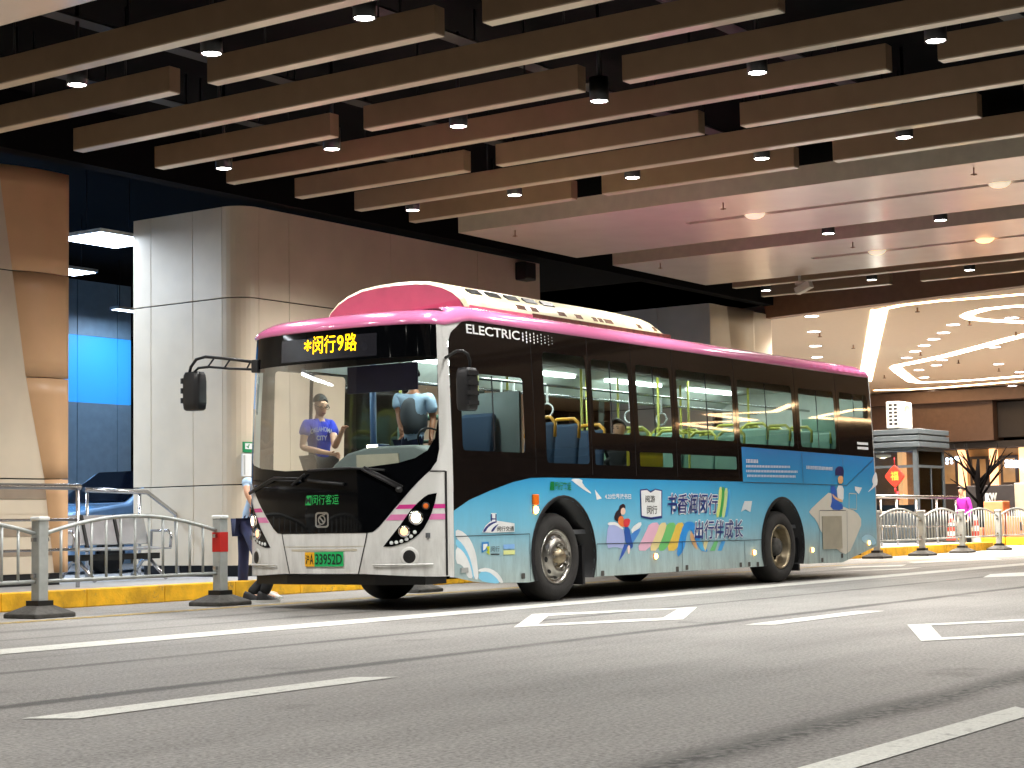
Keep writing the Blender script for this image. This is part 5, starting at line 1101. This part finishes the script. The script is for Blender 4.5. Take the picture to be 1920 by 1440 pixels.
J['anL'] = Vector(GP(468, 1130, 0))+Vector((0, 0, .085)); J['anR'] = Vector(GP(494, 1130, 0))+Vector((0, 0, .085)); J['toeL'] = J['anL']+Vector((.6, -.8, 0)); J['toeR'] = J['anR']+Vector((.6, -.8, 0))
sh = Vector((a[0]+.3, a[1]-.1, 0))-Vector((a[0]+.25, a[1]+.05, 0))
for k in J:
    if k not in ('anL', 'anR', 'toeL', 'toeR'): J[k] = J[k]+Vector((.1, -.02, 0))
person('person in black trousers and black and white sneakers behind the bus front corner', (a[0], a[1], 0), J, f, 'blk', 'blk', ('shoeb', 'shoew'), longsleeve=True)
# far person in purple
a = YP(1811, 1000, 16.6); 
J, q, f = stand(a[0], a[1], 0, 1.62, R(160), lean=.1)
person('distant person in a purple jacket behind the railing right of the kiosk', (a[0], a[1], 0), J, f, 'purple', 'blk', ('shoeb', 'shoeb'), longsleeve=True)

# ================================================================== STREET FURNITURE
# movable road fence: posts on rubber feet, arched panels between them
def post(x, y, label, group, red=False, protos={}):
    t = thing('fence_post', label, 'fence post', (x, y, 0), group)
    if red not in protos:
        L = []
        L.append(MB().box((x-.06, y-.06, .16), (x+.06, y+.06, .97)).build('post_tube', 'galv', t, bevel=.008))
        L.append(MB().prism(rrect(-.075, -.075, .075, .075, .025), .97, 1.01, lambda a, b, c: (x+a, y+b, c)).build('cap', 'artw', t, bevel=.012))
        L.append(MB().box((x-.095, y-.095, .10), (x+.095, y+.095, .17)).build('collar', 'canblk', t))
        ft = MB(); lo = [(-.26, -.24), (.26, -.24), (.26, .24), (-.26, .24)]; ft.add([(x+a, y+b, .0) for a, b in lo]+[(x+a, y+b, .045) for a, b in lo]+[(x+a*.42, y+b*.42, .12) for a, b in lo], [(3, 2, 1, 0), (0, 1, 5, 4), (1, 2, 6, 5), (2, 3, 7, 6), (3, 0, 4, 7), (4, 5, 9, 8), (5, 6, 10, 9), (6, 7, 11, 10), (7, 4, 8, 11), (8, 9, 10, 11)]); L.append(ft.build('rubber_foot', 'galvd', t, bevel=.01))
        if red: L.append(MB().box((x-.0625, y-.0625, .60), (x+.0625, y+.0625, .82)).build('red_band', 'red', t))
        protos[red] = L
    else:
        for o in protos[red]: c = o.copy(); COL.objects.link(c); c.parent = t
    return t
def panel(x0, x1, y0, y1, label, group, nb=11, rise=.17):
    t = thing('road_fence', label, 'fence', ((x0+x1)/2, (y0+y1)/2, 0), group); d = Vector((x1-x0, y1-y0, 0)); a = Vector((x0, y0, 0)); L = d.length; d.normalize()
    a = a+d*.07; L -= .14
    def top(f): return .84+rise*math.sin(math.pi*f)**.9
    MB().tube([a+d*(L*i/24)+Vector((0, 0, top(i/24))) for i in range(25)], .021, 8).build('top_rail', 'galv', t)
    MB().tube([a+Vector((0, 0, .36)), a+d*L+Vector((0, 0, .36))], .02, 8).build('bottom_rail', 'galv', t)
    for k in range(nb):
        f = (k+1)/(nb+1); p = a+d*(L*f); MB().tube([p+Vector((0, 0, .37)), p+Vector((0, 0, top(f)-.01))], .0145, 8).build('bar', 'galv', t)
    for f in (0, 1):
        for z in (.42, .78): p = a+d*(L*f); MB().obox(p+Vector((0, 0, z)), d*.03, Vector((-d.y, d.x, 0))*.02, (0, 0, .02)).build('clip', 'steel', t)
FY = 14.03
lx = [9.2, 11.77, 14.33, 17.9]
for k, x in enumerate(lx[1:]):
    post(x, FY, ['grey fence post at the left end of the whole left fence panel', 'grey fence post with a red band, left of the bus front', 'grey fence post behind the bus front wheel'][k], 'fence posts on rubber feet', k == 1)
panel(9.2, 11.77, FY, FY, 'arched grey fence panel cut by the left picture edge', 'arched fence panels')
panel(11.77, 14.33, FY, FY, 'whole arched grey fence panel left of the bus front', 'arched fence panels')
rp = [GP(px, py)[:2] for px, py in ((1645, 1047), (1730, 1042), (1805, 1036.5), (1874, 1031.5), (1938, 1027))]
for k, (x, y) in enumerate(rp[:4]): post(x, y, f'galvanised fence post beyond the bus rear, {ORD[k]} from the left', 'fence posts on rubber feet')
for k in range(4): panel(*[v for p in zip(rp[k], rp[k+1]) for v in p], f'arched fence panel beyond the bus rear, {ORD[k]} from the left', 'arched fence panels', nb=12, rise=.2)
# stainless handrails on the pavement
t = thing('handrail', 'polished stainless handrail on the pavement at the far left', 'handrail', (12, 16.3, PZ)); ry = 16.3
ez = YP(150, 913, ry); x1 = ez[0]
MB().tube([(4, ry, ez[2]), (x1, ry, ez[2])], .038, 12).build('top_rail', 'steel', t)
for py in (975, 1032): z_ = YP(60, py, ry)[2]; MB().tube([(4, ry, z_), (x1-.05, ry, z_)], .016, 8).build('mid_rail', 'steel', t)
for xx in (YP(146, 1000, ry)[0], 9.5): MB().tube([(xx, ry, PZ), (xx, ry, ez[2]-.04)], .025, 10).build('upright', 'steel', t)
t = thing('handrail', 'second stainless handrail sloping down at its right end by the bench', 'handrail', (15.6, 18.2, PZ)); ry = 18.25
p0, p1, p2 = YP(157, 918, ry), YP(276, 923, ry), YP(330, 965, ry)
MB().tube([p0, p1, p2, (p2[0]+.05, ry, PZ)], .034, 10).build('top_rail', 'steel', t)
for px in (163, 262): xx = YP(px, 1000, ry)[0]; MB().tube([(xx, ry, PZ), (xx, ry, p0[2]-.02)], .022, 8).build('upright', 'steel', t)
# metal bench
by = 17.75
t = thing('waiting_bench', 'silver perforated metal waiting bench between the two left piers', 'bench', (16.1, by, PZ))
bx0, bx1 = YP(118, 1030, by)[0], YP(300, 1030, by)[0]; n = 3; wd = (bx1-bx0)/n
for k in range(n):
    xa, xb = bx0+wd*k+.02, bx0+wd*(k+1)-.02
    s_ = MB().obox(((xa+xb)/2, by-.02, PZ+.43), ((xb-xa)/2, 0, 0), (0, .23, .01), (0, 0, .012)).build('seat', 'bluefr', t, bevel=.008)
    MB().obox(((xa+xb)/2, by+.26, PZ+.68), ((xb-xa)/2, 0, 0), (0, .06, .2), (0, .012, -.003)).build('backrest', 'bluefr', s_, bevel=.008)
    MB().obox((xa-.02, by+.24, PZ+.64), (.022, 0, 0), (0, .07, .24), (0, .02, -.006)).build('frame_strap', 'canblk', s_)
MB().box((bx0, by+.0, PZ+.28), (bx1, by+.08, PZ+.36)).build('beam', 'canblk', t)
for xx in (bx0+.25, bx1-.2):
    MB().tube([(xx, by-.33, PZ+.02), (xx, by-.02, PZ+.27), (xx, by+.12, PZ+.27), (xx, by+.36, PZ+.02)], .026, 8).build('leg', 'steel', t)
for xx in (bx0, bx1): MB().tube([(xx, by+.18, PZ+.42), (xx, by+.16, PZ+.66), (xx, by-.16, PZ+.66), (xx, by-.22, PZ+.6), (xx, by-.2, PZ+.43)], .02, 8).build('armrest', 'steel', t)
# parked car in the recess
cy = 21.0
cx0, hz = YP(128, 990, cy)[0], YP(190, 946, cy)[2]
t = thing('parked_car', 'pale blue parked car in the recess behind the bench', 'car', (cx0+2.2, cy+.9, PZ))
pr_ = [(cx0, PZ+.25), (cx0, hz-.3), (cx0+.1, hz-.12), (cx0+1.0, hz), (cx0+1.25, hz+.03), (cx0+2.1, hz+.55), (cx0+3.4, hz+.58), (cx0+4.3, hz+.05), (cx0+4.5, hz-.3), (cx0+4.5, PZ+.25)]
MB().prism(pr_, cy, cy+1.8, lambda a, b, c: (a, c, b)).build('body', 'carp', t, bevel=.05)
MB().prism([(cx0+1.38, hz+.06), (cx0+2.12, hz+.5), (cx0+3.35, hz+.53), (cx0+4.1, hz+.08)], cy-.012, cy-.002, lambda a, b, c: (a, c, b)).build('side_window', 'carg', t)
wsv = [(cx0+1.24, cy+.1, hz+.055), (cx0+1.24, cy+1.7, hz+.055), (cx0+2.06, cy+1.6, hz+.56), (cx0+2.06, cy+.2, hz+.56)]; MB().add([(a-.012, b, c+.012) for a, b, c in wsv], [(0, 1, 2, 3)]).build('windscreen', 'carg', t)
for xx in (cx0+.85, cx0+3.6): MB().lathe((xx, cy+.02, PZ+.31), (0, -1, 0), [(.001, .03), (.2, .03), (.22, .02), (.31, .02), (.31, -.18)], 24).build('wheel', 'rubber', t)
for yy in (cy+.12, cy+1.35): MB().box((cx0-.01, yy, hz-.36), (cx0+.1, yy+.33, hz-.24)).build('headlight', 'artw', t)
# signs on the rounded pier
a, b = YP(455, 848, 16.95), YP(471, 829, 16.95)
t = thing('exit_sign', 'small green and white emergency exit sign on the beige pier by the bus front', 'sign', a)
MB().box((a[0], 16.925, a[2]), (a[0]+.30, 16.955, b[2])).build('plate', 'green', t); MB().box((a[0]+.02, 16.92, a[2]+.045), (a[0]+.28, 16.924, b[2]-.02)).build('pictogram_field', 'label', t)
mb = MB(); c_ = (a[0]+.09, 16.919, (a[2]+b[2])/2+.02); mb.obox(c_, (.012, 0, .02), (0, .001, 0), (-.006, 0, .004)); mb.obox((c_[0]-.02, c_[1], c_[2]-.02), (.02, 0, -.012), (0, .001, 0), (.003, 0, .006)); mb.obox((a[0]+.2, 16.919, (a[2]+b[2])/2+.01), (.04, 0, 0), (0, .001, 0), (0, 0, .03)); mb.build('running_figure', 'green', t)
a, b = YP(453, 893, 16.95), YP(471, 851, 16.95)
t = thing('wall_notice', 'narrow white notice board under the exit sign', 'notice', a)
MB().box((a[0], 16.93, a[2]), (a[0]+.32, 16.955, b[2])).build('board', 'label', t); MB().box((a[0]+.02, 16.926, a[2]+.02), (a[0]+.05, 16.929, b[2]-.02)).build('edge_strip', 'galv', t)
# ---------------- kiosk on the right
KX, KY = 43.6, 17.5
t = thing('guard_kiosk', 'grey panelled guard kiosk with ribbed eaves beyond the bus rear', 'kiosk', (KX+1.2, KY+1.3, PZ))
kz = XP(1715, 804, KX)[2]; kw = YP(1772, 900, KY)[0]-KX; kd = 2.9
for k in range(3):
    z1 = kz-k*.17; MB().box((KX-.12, KY-.12, z1-.13), (KX+kw+.1, KY+kd, z1)).build('eave_rib', 'kgrey', t, bevel=.01)
    MB().box((KX-.06, KY-.06, z1-.17), (KX+kw+.04, KY+kd-.05, z1-.13)).build('eave_gap', 'kdark', t)
zw = kz-.51; zs0 = YP(1715, 945, KY)[2]
for (x, y) in ((KX, KY), (KX+kw-.1, KY), (KX, KY+kd-.2), (KX, KY+1.35)): MB().box((x, y, PZ), (x+.1, y+.12, zw)).build('frame_post', 'kgrey', t)
MB().box((KX+.1, KY+.02, PZ), (KX+kw-.1, KY+.06, zs0-.3)).build('wall_panel', 'kgrey', t); MB().box((KX+.02, KY+.12, PZ), (KX+.06, KY+kd-.2, zs0-.3)).build('wall_panel', 'kgrey', t)
for z in (zs0-.3, zw-.5, zw-.06): MB().box((KX+.1, KY, z), (KX+kw-.1, KY+.08, z+.07)).build('rail', 'kgrey', t); MB().box((KX, KY+.12, z), (KX+.08, KY+kd-.2, z+.07)).build('rail', 'kgrey', t)
w_ = MB().box((KX+.1, KY+.03, zs0-.23), (KX+kw-.1, KY+.036, zw-.06)).build('window', 'kglass', t); MB().box((KX+kw*.5, KY+.01, zs0-.23), (KX+kw*.5+.05, KY+.028, zw-.5)).build('mullion', 'kgrey', w_)
w_ = MB().box((KX+.03, KY+.12, zs0-.23), (KX+.036, KY+kd-.2, zw-.06)).build('window', 'kglass', t)
MB().box((KX+.2, KY+kd-.1, PZ), (KX+kw, KY+kd, zw)).build('rear_wall', 'kdark', t); MB().box((KX+kw-.06, KY+.13, PZ), (KX+kw, KY+kd-.1, zs0)).build('side_wall', 'kgrey', t)
mb = MB()
for k in range(12): mb.box((KX+.18+k*(kw-.4)/12, KY+.004, PZ+.05), (KX+.24+k*(kw-.4)/12, KY+.019, zs0-.32))
mb.build('louvre', 'kdark', t)
la = bpy.data.lights.new('kiosk_lamp', 'POINT'); la.energy = 40; la.color = (1, .94, .85); lo = bpy.data.objects.new('kiosk_lamp', la); COL.objects.link(lo); lo.parent = t; lo.location = Vector((KX+1.1, KY+1.4, zw-.3))-wloc(t)
MB().lathe((KX+1.1, KY+1.4, zw-.1), (0, 0, -1), [(.001, 0), (.2, 0), (.2, .06), (.001, .1)], 16).build('ceiling_lamp', 'dome', t)
a = XP(1657, 800, KX+.4); b = XP(1700, 757, KX+.4)
t = thing('air_conditioner', 'white outdoor air conditioner unit on top of the kiosk roof', 'air conditioner', (KX+.8, KY+.9, kz))
ax, ay = KX+.25, KY+.55; AH = .72
MB().box((ax, ay, kz+.05), (ax+.9, ay+.38, kz+.05+AH)).build('casing', 'acw', t, bevel=.03); MB().box((ax+.05, ay+.05, kz), (ax+.85, ay+.33, kz+.05)).build('feet', 'canblk', t)
MB().mat('fascia').lathe((ax+.52, ay-.003, kz+.05+AH/2), (0, -1, 0), [(.30, 0), (.30, .012), (.28, .012), (.27, .004), (.001, .004)], 28).build('fan_grille', None, t)
mb = MB()
for i in range(2):
    for k in range(6): mb.box((ax-.004, ay+.06+i*.14, kz+.14+k*.1), (ax+.002, ay+.15+i*.14, kz+.2+k*.1))
mb.build('vent_holes', 'canblk', t)
# hanging red knot ornament in the kiosk window
a = XP(1678, 893, KX-.08); t = thing('hanging_ornament', 'red diamond festive knot ornament hanging in the kiosk window', 'ornament', a)
MB().prism([(0, .30), (.12, .2), (.27, .02), (.27, -.02), (.12, -.2), (.0, -.30), (-.12, -.2), (-.27, -.02), (-.27, .02), (-.12, .2)], -.03, .03, lambda p, q_, c: (a[0]+c, a[1]+p, a[2]+q_)).build('knot', P('knot_red', (226, 50, 30), .5), t, bevel=.02)
mb = MB(); put_text(mb, '福', (.11, -.11, -.11, .13), lambda p, q_: (a[0]-.034, a[1]+p, a[2]+q_), .02); mb.build('character', P('gold', (240, 170, 60), .4), t, fixn=False)
mb = MB().tube([(a[0], a[1], a[2]+.3), (a[0], a[1], a[2]+.5)], .012, 6); mb.tube([(a[0], a[1], a[2]-.3), (a[0], a[1], a[2]-.42)], .03, 8).tube([(a[0], a[1]-.06, a[2]-.4), (a[0], a[1]-.08, a[2]-.62)], .045, 8); mb.build('tassel', P('knot_red_dark', (190, 30, 40), .6), t)
# stainless railing in front of the kiosk with safety cones
ry = 16.5
t = thing('handrail', 'stainless railing with a round top tube in front of the kiosk', 'handrail', (40, ry, PZ)); p0, p1 = YP(1640, 931, ry), YP(1794, 933, ry)
MB().tube([p0, p1], .045, 10).build('top_rail', 'steel', t)
for py in (961, 987): a, b = YP(1640, py, ry), YP(1794, py+.5, ry); MB().tube([a, b], .02, 8).build('mid_rail', 'steel', t)
for px in (1652, 1682, 1719, 1757, 1793): a = YP(px, 970, ry); MB().tube([(a[0], ry, PZ), (a[0], ry, p0[2]-.03)], .03, 8).build('upright', 'steel', t)
def cone(x, y, z, label, hgt=.7, m='coner'):
    t = thing('traffic_cone', label, 'traffic cone', (x, y, z), 'traffic cones')
    MB().box((x-.19, y-.19, z), (x+.19, y+.19, z+.04)).build('base', 'galvd', t, bevel=.01)
    mb = MB(); n = 6
    for k in range(n):
        r0, r1 = .15-.11*k/n, .15-.11*(k+1)/n; mb.mat(m if k % 2 == 0 else 'conew').lathe((x, y, z+.04+hgt*k/n), (0, 0, 1), [(r0, 0), (r1, hgt/n)], 20)
    mb.lathe((x, y, z+.04+hgt), (0, 0, 1), [(.04, 0), (.001, .002)], 12); mb.build('cone', None, t)
a = GP(1831, 1029); cone(a[0], a[1], 0, 'red and white traffic cone standing on the road right of the railing', .85)
a = YP(1784, 1003, 17.2); cone(a[0], a[1], PZ, 'red and white traffic cone behind the right end of the kiosk railing'); a = YP(1796, 1003, 17.4); cone(a[0], a[1], PZ, 'yellow banded traffic cone at the right corner of the kiosk', .7, 'platey')
# tree, planter wall and orange barriers
a = GP(1838, 985, 0.0); tx, ty = XP(1838, 960, 52)[0:2]
t = thing('bare_tree', 'dark bare tree with spreading branches before the far shop front', 'tree', (tx, ty, 0)); rt_ = random.Random(3)
tr = MB().tube([(tx, ty, 0), (tx+.05, ty, 1.2), (tx, ty+.05, 2.0), (tx, ty, 2.6)], [.13, .11, .09, .04], 10).build('trunk', 'bark', t)
mb = MB()
for k in range(11):
    z0 = 1.15+rt_.random()*.9; an = (math.pi/2 if k % 2 else -math.pi/2)+rt_.uniform(-.6, .6); ln = rt_.uniform(.5, 1.1); d = Vector((math.cos(an), math.sin(an), 0)); p = Vector((tx, ty, z0)); q1 = p+d*ln*.45+Vector((0, 0, .45)); q2 = p+d*ln+Vector((0, 0, .75+rt_.random()*.2))
    mb.tube([p, q1, q2], [.05, .035, .012], 6); mb.tube([q1, q1+d*.5*rt_.uniform(.4, 1)+Vector((rt_.uniform(-.4, .4), rt_.uniform(-.3, .3), .7))], [.035, .01], 5)
mb.build('crown', 'bark', t)
X_ = 53.5
y0, y1 = XP(1902, 930, X_)[1], XP(1810, 930, X_)[1]; zt_ = XP(1850, 910, X_)[2]
t = thing('planter_wall', 'dark low planter wall behind the purple figure', 'wall', (X_+.2, (y0+y1)/2, 0)); MB().box((X_, y0, 0), (X_+.5, y1, zt_)).build('wall_block', 'shopd', t, bevel=.02); MB().box((X_-.05, y0-.5, 0), (X_+.5, y0-.02, zt_+.05)).build('end_block', 'fascia', t, bevel=.02)
sign_at('white_letters', 'white letters standing on the dark planter wall', (1846, 945), (1868, 924), 'JKW', 'artw', X_-.3)
X_ = 50.0
for k, (pa, pb, pt, m, l) in enumerate(((1845, 1882, 940, 'orange', 'tall orange cabinet between the arched fence panels'), (1886, 1935, 968, 'orange', 'low orange barrier block at the right edge'), (1812, 1842, 990, 'orange', 'low orange barrier block left of the tall cabinet'))):
    y0, y1 = XP(pb, 980, X_)[1], XP(pa, 980, X_)[1]; z_ = XP(pa, pt, X_)[2]
    t = thing('barrier_block', l, 'barrier', (X_+.3, (y0+y1)/2, 0), 'orange barrier blocks'); MB().box((X_, y0, .22), (X_+.6, y1, z_)).build('block', m, t, bevel=.03); MB().box((X_-.03, y0-.02, 0), (X_+.63, y1+.02, .22)).build('base', 'kerb', t, bevel=.02); MB().box((X_-.006, y0+(y1-y0)*.4, z_*.5), (X_, y0+(y1-y0)*.47, z_*.8)).build('handle', 'canblk', t)
